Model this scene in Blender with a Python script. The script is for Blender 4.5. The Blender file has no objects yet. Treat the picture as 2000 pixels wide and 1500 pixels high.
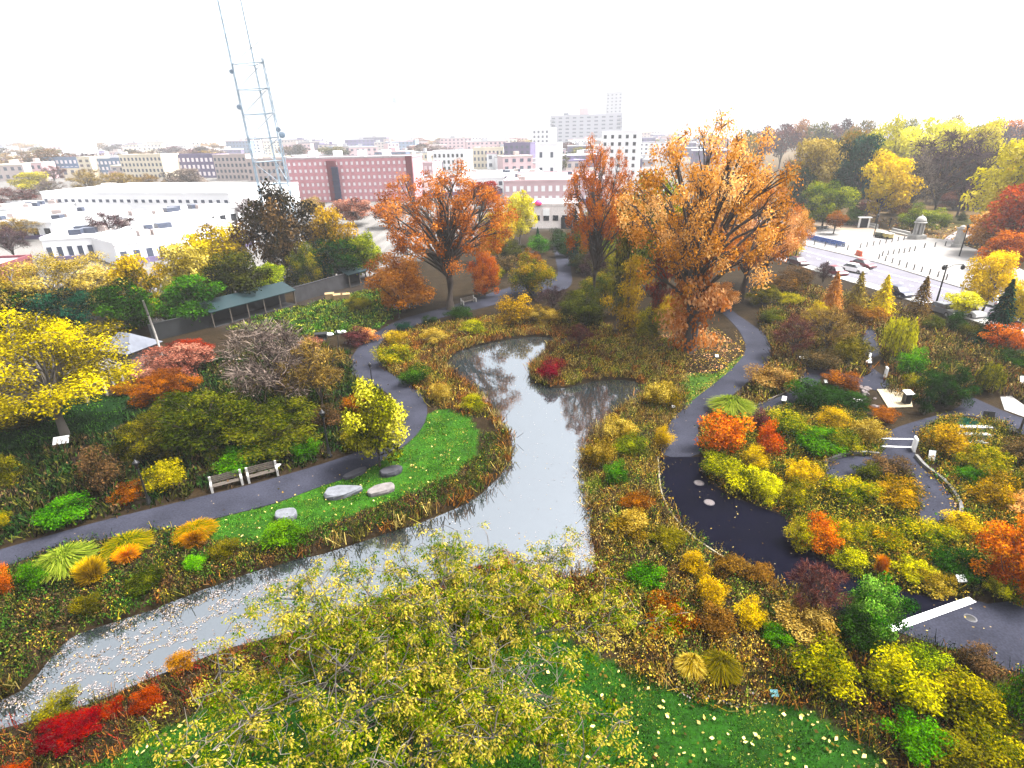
import bpy, math, random
import numpy as np
from mathutils import Matrix, Vector

# ---------------------------------------------------------------- camera, sky, sun, exposure
SC = bpy.context.scene
COL = SC.collection
F, CH, PITCH, ROLL = 1100.0, 24.0, math.radians(23.88), math.radians(-1.2)
cam_d = bpy.data.cameras.new("camera")
cam = bpy.data.objects.new("camera", cam_d)
COL.objects.link(cam)
cam_d.sensor_width = 36.0
cam_d.lens = 36.0 * F / 2000.0
cam_d.clip_start, cam_d.clip_end = 0.5, 9000.0
CM = Matrix.Rotation(math.pi / 2 - PITCH, 3, 'X') @ Matrix.Rotation(ROLL, 3, 'Z')
cam.matrix_world = Matrix.Translation((0, 0, CH)) @ CM.to_4x4()
SC.camera = cam
M3 = np.array(CM)
CP = np.array([0, 0, CH])

SUN_EL, SUN_AZ = math.radians(62), math.radians(82)      # azimuth from +Y clockwise: high, on the right
world = bpy.data.worlds.new("World")
SC.world = world
world.use_nodes = True
wn = world.node_tree.nodes
wl = world.node_tree.links
sky = wn.new("ShaderNodeTexSky")
sky.sky_type = 'NISHITA'
sky.sun_disc = False
sky.sun_elevation = SUN_EL
sky.sun_rotation = SUN_AZ
sky.dust_density = 6.0
sky.air_density = 1.0
hs = wn.new("ShaderNodeHueSaturation")
hs.inputs['Saturation'].default_value = 0.09
hs.inputs['Value'].default_value = 1.0
wl.new(sky.outputs[0], hs.inputs['Color'])
bg = wn["Background"]
wl.new(hs.outputs[0], bg.inputs['Color'])
bg.inputs['Strength'].default_value = 0.11
sun_d = bpy.data.lights.new("sun", 'SUN')
sun_d.energy = 2.8
sun_d.angle = math.radians(18)
sun_d.color = (1.0, 0.95, 0.86)
sun = bpy.data.objects.new("sun", sun_d)
COL.objects.link(sun)
sdir = Vector((math.sin(SUN_AZ) * math.cos(SUN_EL), math.cos(SUN_AZ) * math.cos(SUN_EL), math.sin(SUN_EL)))
sun.rotation_euler = sdir.to_track_quat('Z', 'Y').to_euler()
sun.location = (0, -20, 80)
SC.view_settings.view_transform = 'Standard'
SC.view_settings.look = 'None'
SC.view_settings.exposure = 2.55
SC.view_settings.gamma = 1.0
try:
    SC.cycles.max_bounces = 6
    SC.cycles.diffuse_bounces = 1
    SC.cycles.glossy_bounces = 3
    SC.cycles.transmission_bounces = 3
    SC.cycles.volume_bounces = 0
    SC.cycles.use_denoising = True
except Exception:
    pass

# ---------------------------------------------------------------- helpers: picture to ground, meshes, objects
RNG = np.random.default_rng(11)
random.seed(5)

def ray(px, py):
    d = M3 @ np.array([(px - 1000) / F, -(py - 750) / F, -1.0])
    return d
def ground(px, py, z=0.0):
    d = ray(px, py)
    t = (z - CH) / d[2]
    return CP + d * t
def proj(P):
    P = np.atleast_2d(np.asarray(P, float))
    q = (P - CP) @ M3
    zz = np.where(q[:, 2] < -0.1, -q[:, 2], np.nan)
    return 1000 + F * q[:, 0] / zz, 750 - F * q[:, 1] / zz, zz
def height_to(P, ty):
    """height above the ground point P at which a vertical reaches picture row ty"""
    lo, hi = 0.0, 160.0
    for _ in range(40):
        m = (lo + hi) / 2
        y = proj((P[0], P[1], m))[1][0]
        if not (y > ty): hi = m
        else: lo = m
    return lo
def gpoly(pts, z=0.0):
    return np.array([ground(x, y, z)[:2] for x, y in pts])
def smooth_poly(P, k=2, closed=True):
    P = np.asarray(P, float)
    for _ in range(k):
        if closed:
            Q = np.roll(P, -1, 0)
            P = np.stack([P * .75 + Q * .25, P * .25 + Q * .75], 1).reshape(-1, P.shape[1])
        else:
            A, B = P[:-1], P[1:]
            R = np.stack([A * .75 + B * .25, A * .25 + B * .75], 1).reshape(-1, P.shape[1])
            P = np.vstack([P[:1], R, P[-1:]])
    return P
def inside(P, poly):
    x, y = P[:, 0], P[:, 1]
    r = np.zeros(len(P), bool)
    j = len(poly) - 1
    for i in range(len(poly)):
        xi, yi, xj, yj = poly[i][0], poly[i][1], poly[j][0], poly[j][1]
        c = ((yi > y) != (yj > y))
        if yj != yi:
            r ^= c & (x < (xj - xi) * (y - yi) / (yj - yi) + xi)
        j = i
    return r

def tag(o, label=None, cat=None, group=None, kind=None):
    if label: o['label'] = label
    if cat: o['category'] = cat
    if group: o['group'] = group
    if kind: o['kind'] = kind
    return o
def link(name, me, parent=None):
    o = bpy.data.objects.new(name, me)
    COL.objects.link(o)
    if parent: o.parent = parent
    return o
def thing(name, label, cat, loc=(0, 0, 0), rz=0.0, group=None):
    o = bpy.data.objects.new(name, None)
    COL.objects.link(o)
    o.empty_display_size = 0.3
    o.location = tuple(float(v) for v in loc)
    o.rotation_euler = (0, 0, rz)
    return tag(o, label, cat, group)
def dup(o, parent=None, **kw):
    c = o.copy(); COL.objects.link(c)
    if parent: c.parent = parent
    for ch in list(o.children):
        dup(ch, c)
    return c

def np_mesh(name, V, Q, mat=None, rnd=None, colr=None, smooth=False):
    me = bpy.data.meshes.new(name)
    V = np.asarray(V, np.float32); Q = np.asarray(Q, np.int32)
    me.vertices.add(len(V)); me.vertices.foreach_set('co', V.ravel())
    k = Q.shape[1]
    me.loops.add(Q.size); me.loops.foreach_set('vertex_index', Q.ravel())
    me.polygons.add(len(Q)); me.polygons.foreach_set('loop_start', np.arange(0, Q.size, k, dtype=np.int32))
    if smooth: me.polygons.foreach_set('use_smooth', np.ones(len(Q), bool))
    me.update(calc_edges=True)
    if rnd is not None:
        a = me.attributes.new('rnd', 'FLOAT', 'POINT'); a.data.foreach_set('value', np.asarray(rnd, np.float32))
    if colr is not None:
        a = me.attributes.new('Col', 'FLOAT_COLOR', 'POINT')
        c4 = np.ones((len(V), 4), np.float32); c4[:, :3] = colr
        a.data.foreach_set('color', c4.ravel())
    if mat: me.materials.append(mat)
    return me

class MB:
    def __init__(s): s.V = []; s.F = []; s.mi = []; s.sm = []
    def add(s, V, Fs, mi=0, sm=False):
        o = len(s.V)
        s.V += [tuple(float(c) for c in v) for v in V]
        for f in Fs:
            s.F.append([o + i for i in f]); s.mi.append(mi); s.sm.append(sm)
        return s
    def box(s, c, d, rz=0.0, mi=0, taper=1.0, rx=0.0):
        x, y, z = d[0] / 2, d[1] / 2, d[2] / 2
        V = []
        for zz, t in ((-z, 1.0), (z, taper)):
            for a, b in ((-x, -y), (x, -y), (x, y), (-x, y)):
                V.append(Vector((a * t, b * t, zz)))
        R = Matrix.Rotation(rz, 3, 'Z') @ Matrix.Rotation(rx, 3, 'X')
        V = [R @ v + Vector(c) for v in V]
        return s.add(V, [(3, 2, 1, 0), (4, 5, 6, 7), (0, 1, 5, 4), (1, 2, 6, 5), (2, 3, 7, 6), (3, 0, 4, 7)], mi)
    def tube(s, pts, rad, n=6, mi=0, cap=True):
        pts = [Vector(p) for p in pts]
        if not hasattr(rad, '__len__'): rad = [rad] * len(pts)
        V = []; Fs = []
        for i, p in enumerate(pts):
            a = pts[max(i - 1, 0)]; b = pts[min(i + 1, len(pts) - 1)]
            t = (b - a).normalized() if (b - a).length > 1e-9 else Vector((0, 0, 1))
            u = t.cross(Vector((0, 0, 1)))
            if u.length < 1e-3: u = t.cross(Vector((0, 1, 0)))
            u.normalize(); w = t.cross(u)
            for k in range(n):
                an = 2 * math.pi * k / n
                V.append(p + (u * math.cos(an) + w * math.sin(an)) * rad[i])
        for i in range(len(pts) - 1):
            for k in range(n):
                k2 = (k + 1) % n
                Fs.append((i * n + k, i * n + k2, (i + 1) * n + k2, (i + 1) * n + k))
        if cap:
            Fs.append(tuple(range(n))); Fs.append(tuple(reversed(range((len(pts) - 1) * n, len(pts) * n))))
        return s.add(V, Fs, mi, True)
    def lathe(s, prof, c=(0, 0, 0), n=12, mi=0):
        V = []; Fs = []
        for r, z in prof:
            for k in range(n):
                a = 2 * math.pi * k / n
                V.append((c[0] + r * math.cos(a), c[1] + r * math.sin(a), c[2] + z))
        for i in range(len(prof) - 1):
            for k in range(n):
                k2 = (k + 1) % n
                Fs.append((i * n + k, i * n + k2, (i + 1) * n + k2, (i + 1) * n + k))
        Fs.append(tuple(reversed(range(n)))); Fs.append(tuple(range((len(prof) - 1) * n, len(prof) * n)))
        return s.add(V, Fs, mi, n > 8)
    def prism(s, poly, z0, z1, mi=0):
        n = len(poly)
        V = [(p[0], p[1], z0) for p in poly] + [(p[0], p[1], z1) for p in poly]
        Fs = [tuple(reversed(range(n))), tuple(range(n, 2 * n))]
        for i in range(n):
            j = (i + 1) % n
            Fs.append((i, j, n + j, n + i))
        return s.add(V, Fs, mi)
    def mesh(s, name, mats):
        me = bpy.data.meshes.new(name)
        me.from_pydata(s.V, [], s.F)
        if not isinstance(mats, (list, tuple)): mats = [mats]
        for m in mats: me.materials.append(m)
        me.polygons.foreach_set('material_index', s.mi)
        me.polygons.foreach_set('use_smooth', s.sm)
        me.update()
        return me
    def build(s, name, mats, parent=None):
        return link(name, s.mesh(name, mats), parent)

# ---------------------------------------------------------------- materials
MATS = {}
def nodes_of(name):
    m = bpy.data.materials.new(name); m.use_nodes = True
    nt = m.node_tree
    return m, nt.nodes, nt.links, nt.nodes['Principled BSDF']
def mat(name, col, rough=0.7, var=0.15, scale=3.0, metal=0.0, spec=0.3, bump=0.0, bscale=None):
    """solid paint, stone, metal ... with a little uneven wear"""
    if name in MATS: return MATS[name]
    m, N, L, P = nodes_of(name)
    tc = N.new('ShaderNodeTexCoord')
    nz = N.new('ShaderNodeTexNoise'); nz.inputs['Scale'].default_value = scale; nz.inputs['Detail'].default_value = 5
    L.new(tc.outputs['Object'], nz.inputs['Vector'])
    mr = N.new('ShaderNodeMapRange')
    mr.inputs['From Min'].default_value = .3; mr.inputs['From Max'].default_value = .7
    mr.inputs['To Min'].default_value = 1 - var; mr.inputs['To Max'].default_value = 1 + var
    L.new(nz.outputs['Fac'], mr.inputs['Value'])
    vm = N.new('ShaderNodeVectorMath'); vm.operation = 'SCALE'
    if not name.startswith(('white', 'pale', 'plaza', 'skin', 'road', 'granite', 'worn_white', 'peeling', 'mist', 'grey_white', 'cream', 'pinkish', 'mag')): col = tuple(c * .45 for c in col)
    vm.inputs[0].default_value = col
    L.new(mr.outputs[0], vm.inputs['Scale'])
    L.new(vm.outputs[0], P.inputs['Base Color'])
    P.inputs['Roughness'].default_value = rough
    P.inputs['Metallic'].default_value = metal
    P.inputs['Specular IOR Level'].default_value = spec
    if bump:
        n2 = N.new('ShaderNodeTexNoise'); n2.inputs['Scale'].default_value = bscale or scale * 6; n2.inputs['Detail'].default_value = 4
        L.new(tc.outputs['Object'], n2.inputs['Vector'])
        b = N.new('ShaderNodeBump'); b.inputs['Strength'].default_value = bump; b.inputs['Distance'].default_value = .05
        L.new(n2.outputs['Fac'], b.inputs['Height']); L.new(b.outputs[0], P.inputs['Normal'])
    MATS[name] = m
    return m
PAL = {
    'yellow': [(.62, .44, .02), (.98, .70, .025), (1.0, .84, .06)],
    'elm': [(.30, .24, .015), (.74, .55, .02), (.98, .76, .04)],
    'gold':   [(.26, .27, .015), (.70, .40, .025), (.86, .58, .06)],
    'paleyellow': [(.50, .34, .05), (.82, .60, .14), (.98, .78, .28)],
    'lemon':  [(.62, .56, .02), (.96, .86, .03), (1.0, .94, .10)],
    'lime':   [(.06, .15, .008), (.28, .28, .015), (.58, .50, .04)],
    'limemix': [(.05, .10, .006), (.40, .40, .03), (.88, .80, .16)],
    'freshgreen': [(.012, .05, .004), (.06, .24, .012), (.34, .55, .12)],
    'palegreen': [(.06, .12, .02), (.18, .26, .04), (.30, .34, .07)],
    'blush': [(.9, .75, .72), (.50, .43, .42), (.42, .37, .35)],
    'oak':    [(.80, .25, .05), (.95, .40, .11), (.98, .58, .26)],
    'oakred': [(.60, .14, .03), (.80, .26, .055), (.85, .42, .14)],
    'rust':   [(.16, .05, .012), (.34, .12, .018), (.50, .20, .03)],
    'fire':   [(1.2, .16, .02), (1.0, .19, .025), (1.0, .34, .06)],
    'fireyellow': [(.85, .14, .01), (.90, .24, .02), (.85, .48, .06)],
    'red':    [(.22, .025, .012), (.36, .035, .018), (.40, .05, .02)],
    'crimson': [(.20, .012, .02), (.36, .02, .035), (.42, .05, .05)],
    'pink':   [(.26, .09, .07), (.45, .16, .13), (.55, .26, .20)],
    'salmon': [(.55, .08, .03), (.75, .14, .05), (.80, .25, .10)],
    'brown':  [(.06, .03, .012), (.15, .075, .025), (.26, .13, .04)],
    'tan':    [(.20, .11, .03), (.38, .22, .06), (.52, .36, .13)],
    'olive':  [(.045, .05, .008), (.12, .12, .018), (.24, .20, .03)],
    'mossy':  [(.025, .04, .006), (.06, .085, .012), (.14, .14, .02)],
    'autumngreen': [(.04, .10, .008), (.15, .21, .015), (.50, .38, .03)],
    'mixed':  [(.05, .13, .01), (.30, .29, .02), (.58, .28, .02)],
    'green':  [(.015, .06, .004), (.04, .15, .008), (.10, .26, .018)],
    'bright': [(.03, .13, .005), (.08, .27, .012), (.19, .40, .035)],
    'yellowgreen': [(.08, .16, .01), (.22, .32, .02), (.45, .48, .05)],
    'dark':   [(.008, .028, .004), (.018, .06, .008), (.04, .10, .016)],
    'pine':   [(.006, .035, .020), (.014, .075, .042), (.03, .12, .07)],
    'purple': [(.05, .025, .03), (.11, .065, .075), (.20, .12, .13)],
    'plum':   [(.06, .02, .03), (.15, .045, .05), (.26, .11, .08)],
    'greytwig': [(.12, .09, .08), (.24, .18, .16), (.36, .29, .25)],
    'brownmix': [(.045, .05, .02), (.11, .075, .035), (.22, .13, .06)],
    'haygold': [(.20, .18, .02), (.44, .28, .055), (.60, .46, .13)],
}
for _k in PAL:
    PAL[_k] = [tuple(x * f for x in c) for c, f in zip(PAL[_k], (.11, .31, .48))]
PAL.update({'oak': [(.17, .062, .017), (.41, .175, .062), (.60, .36, .18)], 'oakbrown': [(.14, .052, .014), (.33, .130, .038), (.50, .25, .09)],
            'oakred': [(.14, .032, .010), (.34, .095, .026), (.46, .19, .06)], 'darkred': [(.035, .005, .004), (.095, .011, .007), (.16, .024, .010)], 'sunyellow': [(.26, .18, .008), (.56, .40, .012), (.66, .54, .05)],
            'sunlemon': [(.28, .26, .02), (.50, .46, .04), (.64, .58, .14)], 'sungold': [(.26, .15, .012), (.50, .30, .03), (.62, .44, .10)], 'sunred': [(.10, .012, .008), (.26, .04, .022), (.34, .08, .04)]})
TRANS = dict(sunyellow=.3, sunlemon=.3, sungold=.3, sunred=.25, oak=.38, oakbrown=.34, oakred=.34, yellow=.32, lemon=.32, paleyellow=.32, gold=.28, elm=.3, yellowgreen=.26, foreground=.2)
def foliage(p):
    k = 'leaf_' + p
    if k in MATS: return MATS[k]
    m = bpy.data.materials.new('foliage_' + p); m.use_nodes = True
    N, L = m.node_tree.nodes, m.node_tree.links
    N.remove(N['Principled BSDF'])
    at = N.new('ShaderNodeAttribute'); at.attribute_name = 'rnd'
    oi = N.new('ShaderNodeObjectInfo')
    cr = N.new('ShaderNodeValToRGB')
    cs = PAL[p]
    cr.color_ramp.elements[0].position = .18; cr.color_ramp.elements[0].color = (*cs[0], 1)
    cr.color_ramp.elements[1].position = .85; cr.color_ramp.elements[1].color = (*cs[2], 1)
    e = cr.color_ramp.elements.new(.5); e.color = (*cs[1], 1)
    L.new(at.outputs['Fac'], cr.inputs['Fac'])
    mr = N.new('ShaderNodeMapRange'); mr.inputs['To Min'].default_value = .82; mr.inputs['To Max'].default_value = 1.15
    L.new(oi.outputs['Random'], mr.inputs['Value'])
    mh = N.new('ShaderNodeMapRange'); mh.inputs['To Min'].default_value = .488; mh.inputs['To Max'].default_value = .512
    L.new(oi.outputs['Random'], mh.inputs['Value'])
    hv = N.new('ShaderNodeHueSaturation'); L.new(cr.outputs[0], hv.inputs['Color']); L.new(mr.outputs[0], hv.inputs['Value'])
    L.new(mh.outputs[0], hv.inputs['Hue'])
    hv.inputs['Saturation'].default_value = 1.14
    d = N.new('ShaderNodeBsdfDiffuse'); t = N.new('ShaderNodeBsdfTranslucent')
    L.new(hv.outputs[0], d.inputs['Color']); L.new(hv.outputs[0], t.inputs['Color'])
    mx = N.new('ShaderNodeMixShader'); mx.inputs[0].default_value = TRANS.get(p, .15)
    L.new(d.outputs[0], mx.inputs[1]); L.new(t.outputs[0], mx.inputs[2])
    L.new(mx.outputs[0], N['Material Output'].inputs['Surface'])
    MATS[k] = m
    return m
def cover_mat(name, trans=.25):
    if name in MATS: return MATS[name]
    m = bpy.data.materials.new(name); m.use_nodes = True
    N, L = m.node_tree.nodes, m.node_tree.links
    N.remove(N['Principled BSDF'])
    at = N.new('ShaderNodeAttribute'); at.attribute_name = 'Col'
    d = N.new('ShaderNodeBsdfDiffuse'); t = N.new('ShaderNodeBsdfTranslucent')
    L.new(at.outputs['Color'], d.inputs['Color']); L.new(at.outputs['Color'], t.inputs['Color'])
    mx = N.new('ShaderNodeMixShader'); mx.inputs[0].default_value = trans
    L.new(d.outputs[0], mx.inputs[1]); L.new(t.outputs[0], mx.inputs[2])
    L.new(mx.outputs[0], N['Material Output'].inputs['Surface'])
    MATS[name] = m
    return m

BARK = mat('bark', (.075, .055, .045), .9, .4, 8.0, bump=.6)
BARKP = mat('grey_bark', (.16, .14, .12), .9, .35, 8.0, bump=.5)
BLACK = mat('black_metal', (.012, .013, .016), .4, .2, 5)
CONC = mat('pale_concrete', (.22, .215, .21), .85, .15, 2, bump=.2)
WHITE = mat('white_paint', (.72, .72, .72), .5, .06, 3)
GLASS = mat('dark_glass', (.03, .035, .05), .12, .1, 2, spec=.6)
WOOD = mat('weathered_wood', (.11, .09, .075), .8, .3, 6, bump=.3)

# ---------------------------------------------------------------- plants: prototypes (height 1, crown width 1), later scaled per plant
def unit(v):
    return v / np.maximum(np.linalg.norm(v, axis=1, keepdims=True), 1e-9)
def leaf_quads(P, D, S, asp, r, T=None):
    n = len(P)
    A = r.normal(size=(n, 3))
    D = unit(D)
    if T is None: T = unit(np.cross(D, A))
    else: T = unit(T)
    B = unit(np.cross(D, T))
    L = (np.asarray(S) * .5).reshape(-1, 1) * np.ones((n, 1))
    V = np.empty((n, 4, 3))
    V[:, 0] = P - T * L
    V[:, 1] = P + B * L * asp + T * L * .15
    V[:, 2] = P + T * L
    V[:, 3] = P - B * L * asp + T * L * .15
    return V.reshape(-1, 3), np.arange(n * 4).reshape(n, 4)
def lobes_leaves(lob, n, size, asp, r, flat=.8, fill=.5, up=.35, jit=.8):
    C = np.array([l[0] for l in lob]); R = np.array([l[1] for l in lob])
    p = R ** 2 / (R ** 2).sum()
    k = r.choice(len(lob), n, p=p)
    d = unit(r.normal(size=(n, 3)) + np.array([0, 0, .25]))
    u = fill + (1 - fill) * r.random(n) ** .6
    off = d * (R[k] * u)[:, None]
    off += r.normal(size=(n, 3)) * (R[k] * .13)[:, None]
    off[:, 2] *= flat
    P = C[k] + off
    D = d * .55 + np.array([0, 0, up]) + r.normal(size=(n, 3)) * jit * .6
    S = size * (.6 + .8 * r.random(n))
    V, Q = leaf_quads(P, D, S, asp, r)
    lr = r.random(len(lob))
    rn = np.clip(lr[k] * .55 + r.random(n) * .45, 0, 1)
    return V, Q, np.repeat(rn, 4)
def bent(a, b, r, sag=.12, n=4):
    a, b = np.array(a, float), np.array(b, float)
    L = np.linalg.norm(b - a)
    j = r.normal(size=3) * L * sag
    j[2] = abs(j[2]) * .6 + L * .05
    return [a + (b - a) * t + j * math.sin(math.pi * t) for t in np.linspace(0, 1, n)]
def limbs_mesh(name, lob, r, trad=.022, split=(.16, .5), top=.78, mt=None, twigs=3, lean=.03, fan=False, base_r=None):
    mb = MB()
    if fan:
        h0 = split[0]
        mb.tube([(0, 0, -.03), (0, 0, h0 * .5), (0, 0, h0)], [trad * 1.35, trad, trad * .95], 8)
    else:
        tp = [(0, 0, -.03), (0, 0, .03)] + [(r.normal() * lean, r.normal() * lean, z) for z in np.linspace(.2, top, 4)]
        mb.tube(tp, [trad * 1.7, trad * 1.15, trad, trad * .8, trad * .5, trad * .2], 8)
    for c, R in lob:
        c = np.array(c)
        if fan:
            st = np.array([r.normal() * .01, r.normal() * .01, h0 * .96])
        else:
            z = min(c[2] * .72, split[0] + (split[1] - split[0]) * r.random())
            st = np.array([0, 0, z])
            i = z
            for q in range(len(tp) - 1):
                if tp[q][2] <= i <= tp[q + 1][2]:
                    f = (i - tp[q][2]) / (tp[q + 1][2] - tp[q][2])
                    st = np.array(tp[q]) * (1 - f) + np.array(tp[q + 1]) * f
        pts = bent(st, c, r, .08, 5)
        b0 = trad * (.34 + 1.2 * R)
        mb.tube(pts, [b0, b0 * .8, b0 * .6, b0 * .42, b0 * .2], 5, cap=False)
        for _ in range(twigs):
            d = r.normal(size=3); d[2] = abs(d[2]) * .7; d = d / np.linalg.norm(d)
            s = pts[r.integers(2, 5)]
            q = bent(s, c + d * R * .95, r, .1, 3)
            mb.tube(q, [b0 * .38, b0 * .25, b0 * .1], 4, cap=False)
    return mb.mesh(name, mt or BARK)

def ell_lobes(r, n, cz, rx, rz, f=(.55, .92), R=(.14, .22), zmin=.12, upbias=.1):
    out = []
    tries = 0
    while len(out) < n and tries < n * 60:
        tries += 1
        d = r.normal(size=3); d[2] += upbias; d /= np.linalg.norm(d)
        k = f[0] + (f[1] - f[0]) * r.random()
        c = np.array([d[0] * rx * k, d[1] * rx * k, cz + d[2] * rz * k])
        rr = R[0] + (R[1] - R[0]) * r.random()
        if c[2] - rr * .6 < zmin: continue
        if any(np.linalg.norm(c - o[0]) < .55 * (rr + o[1]) for o in out) and tries < n * 40: continue
        out.append((c, rr))
    return out

PROTO = {}
def protos(kind):
    """list of (trunk mesh or None, crown mesh)"""
    if kind in PROTO: return PROTO[kind]
    out = []
    seeds = {'round': 5, 'oak': 3, 'mass': 4, 'shrub': 5, 'conifer': 2, 'bare': 3, 'small': 4}.get(kind, 2)
    for s in range(seeds):
        r = np.random.default_rng(abs(hash_str(kind)) % 1000 + s * 17)
        tr = None
        if kind == 'round':
            lob = ell_lobes(r, 34, .54, .43, .42, (.45, .98), (.09, .17), .08)
            V, Q, a = lobes_leaves(lob + [(np.array([0, 0, .55]), .24)], 9500, .036, .6, r)
            tr = limbs_mesh('trunk', lob, r, .02)
        elif kind == 'small':
            lob = ell_lobes(r, 13, .60, .36, .32, (.4, .95), (.13, .21), .18)
            V, Q, a = lobes_leaves(lob, 4200, .042, .6, r)
            tr = limbs_mesh('trunk', lob, r, .022, twigs=2)
        elif kind == 'oak':
            lob = []
            NF = 96
            for q in range(NF):
                zz = 1 - 1.62 * (q + .5) / NF
                ph = q * 2.39996 + r.normal() * .12
                rr = math.sqrt(max(0, 1 - zz * zz)); f = .72 + .30 * r.random()
                if r.random() < .12: continue
                lob.append((np.array([rr * math.cos(ph) * .46 * f, rr * math.sin(ph) * .46 * f, .60 + zz * .385 * f]), .036 + .045 * r.random()))
            lob += ell_lobes(r, 26, .58, .32, .27, (.2, .9), (.05, .085), .2, .2)
            V, Q, a = lobes_leaves(lob, 27000, .0125, .6, r, .85, .1)
            tr = limbs_mesh('trunk', lob[::2] + lob[-13:], r, .026, (.20, .50), .80, twigs=5)
        elif kind == 'vase':
            lob = ell_lobes(r, 60, .56, .45, .42, (.55, 1.0), (.07, .125), .26, .3)
            V, Q, a = lobes_leaves(lob, 26000, .017, .5, r, .9, .2)
            tr = limbs_mesh('trunk', lob, r, .022, (.24, .4), fan=True, twigs=4, mt=BARKP)
        elif kind == 'column':
            lob = [(np.array([r.normal() * .12, r.normal() * .12, z]), .2 + .1 * r.random()) for z in np.linspace(.08, .94, 13)]
            lob += [(np.array([r.normal() * .22, r.normal() * .22, z]), .14 + .08 * r.random()) for z in r.uniform(.1, .9, 10)]
            C = [(c * np.array([1, 1, 1]), R) for c, R in lob]
            V, Q, a = lobes_leaves(C, 5500, .04, .6, r, .35, .4)
            tr = MB().tube([(0, 0, -.02), (.02, 0, .5), (0, .02, .97)], [.07, .05, .015], 7).mesh('trunk', BARK)
        elif kind == 'conifer':
            n = 5200
            z = .04 + .96 * r.random(n) ** 1.35
            wh = np.floor(z * 17) / 17
            ang = r.random(n) * 2 * math.pi
            lobk = np.floor((ang + wh * 9) / (2 * math.pi) * 7)
            bump = .82 + .18 * np.cos((ang * 7 + wh * 40))
            R = .5 * (1 - z) ** .8 * bump * (.72 + .5 * (z * 17 - np.floor(z * 17)) * -1 + .38)
            q = np.sqrt(r.uniform(.12, 1, n))
            P = np.stack([np.cos(ang) * R * q, np.sin(ang) * R * q, z - .05 * q], 1)
            T = np.stack([np.cos(ang), np.sin(ang), -.45 + 0 * z], 1) + r.normal(size=(n, 3)) * .35
            D = np.stack([np.cos(ang) * .4, np.sin(ang) * .4, 1 + 0 * z], 1) + r.normal(size=(n, 3)) * .5
            V, Q = leaf_quads(P, D, .055 * (.6 + .8 * r.random(n)), .32, r, T)
            a = np.repeat(np.clip(r.random(n) * .6 + .4 * np.random.default_rng(s).random(400)[(lobk * 17 + wh * 17).astype(int) % 400], 0, 1), 4)
            tr = MB().tube([(0, 0, -.03), (0, 0, .5), (0, 0, .98)], [.028, .018, .004], 7).mesh('trunk', BARK)
        elif kind == 'bare':
            lob = ell_lobes(r, 30, .62, .42, .34, (.4, 1.0), (.09, .15), .2, .2)
            C = np.array([l[0] for l in lob]); Rr = np.array([l[1] for l in lob])
            n = 5200
            k = r.choice(len(lob), n)
            d = unit(r.normal(size=(n, 3)) + unit(C[k] - np.array([0, 0, .35])) * .9)
            P = C[k] + d * (Rr[k] * r.random(n) * 1.1)[:, None]
            V, Q = leaf_quads(P, r.normal(size=(n, 3)), .085 * (.5 + r.random(n)), .055, r, d + r.normal(size=(n, 3)) * .4)
            a = np.repeat(r.random(n), 4)
            V2, Q2, a2 = lobes_leaves(lob, 1300, .022, .6, r, .9, .3)
            Q = np.vstack([Q, Q2 + len(V)]); V = np.vstack([V, V2]); a = np.concatenate([a, a2])
            tr = limbs_mesh('trunk', lob, r, .02, (.15, .45), twigs=6)
        elif kind == 'shrub':
            lob = ell_lobes(r, 20, .42, .38, .40, (.35, 1.05), (.09, .20), .02, .2)
            lob.append((np.array([0, 0, .35]), .3))
            V, Q, a = lobes_leaves(lob, 4400, .042, .48, r, .95, .3)
            V[:, 2] += (r.random(len(V) // 4) ** 8 * .12).repeat(4)
            V[:, 2] = np.abs(V[:, 2])
        elif kind == 'mass':
            lob = ell_lobes(r, 44, .40, .42, .46, (.4, 1.0), (.08, .15), .03, .25)
            lob += [(np.array([0, 0, .35]), .3)]
            V, Q, a = lobes_leaves(lob, 15000, .027, .5, r, .9, .25)
            V[:, 2] = np.abs(V[:, 2])
            tr = limbs_mesh('trunk', lob[:26], r, .018, (.06, .3), fan=True, twigs=3)
        elif kind == 'flat':
            lob = ell_lobes(r, 22, .60, .42, .30, (.3, .98), (.10, .17), .25, .2)
            V, Q, a = lobes_leaves(lob, 4200, .035, .5, r, .7, .4, up=.6)
            V[:, 2] = np.abs(V[:, 2])
            tr = limbs_mesh('trunk', lob, r, .02, (.1, .3), fan=True, twigs=2)
        elif kind in ('fountain', 'upright'):
            n = 1500
            an = r.random(n) * 2 * math.pi
            sp = r.random(n) ** .6 * (.5 if kind == 'fountain' else .34)
            h = ((.55 if kind == 'fountain' else .28) + (.45 if kind == 'fountain' else .72) * r.random(n)) * (1 - (sp * (.9 if kind == 'fountain' else .5)))
            c, s_ = np.cos(an), np.sin(an)
            rb = .12 * r.random(n)
            b = np.stack([c * rb, s_ * rb, 0 * an], 1)
            m = np.stack([c * (rb + sp * .45), s_ * (rb + sp * .45), h * .85], 1)
            t = np.stack([c * (rb + sp), s_ * (rb + sp), h * (.72 if kind == 'fountain' else 1.08)], 1)
            w = np.stack([-s_, c, 0 * an], 1) * (.006 + .007 * r.random(n))[:, None]
            V = np.stack([b - w * .6, b + w * .6, m + w, m - w, t + w * .25, t - w * .25], 1).reshape(-1, 3)
            i = np.arange(n)[:, None] * 6
            Q = np.vstack([i + np.array([[0, 1, 2, 3]]), i + np.array([[3, 2, 4, 5]])])
            a0 = r.random(n) * .5
            a = np.stack([a0, a0, a0 + .25, a0 + .25, a0 + .5, a0 + .5], 1).ravel()
        elif kind == 'weep':
            ns, pl = 190, 26
            d = unit(r.normal(size=(ns, 3)) + np.array([0, 0, .5])); d[:, 2] = np.abs(d[:, 2])
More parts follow.
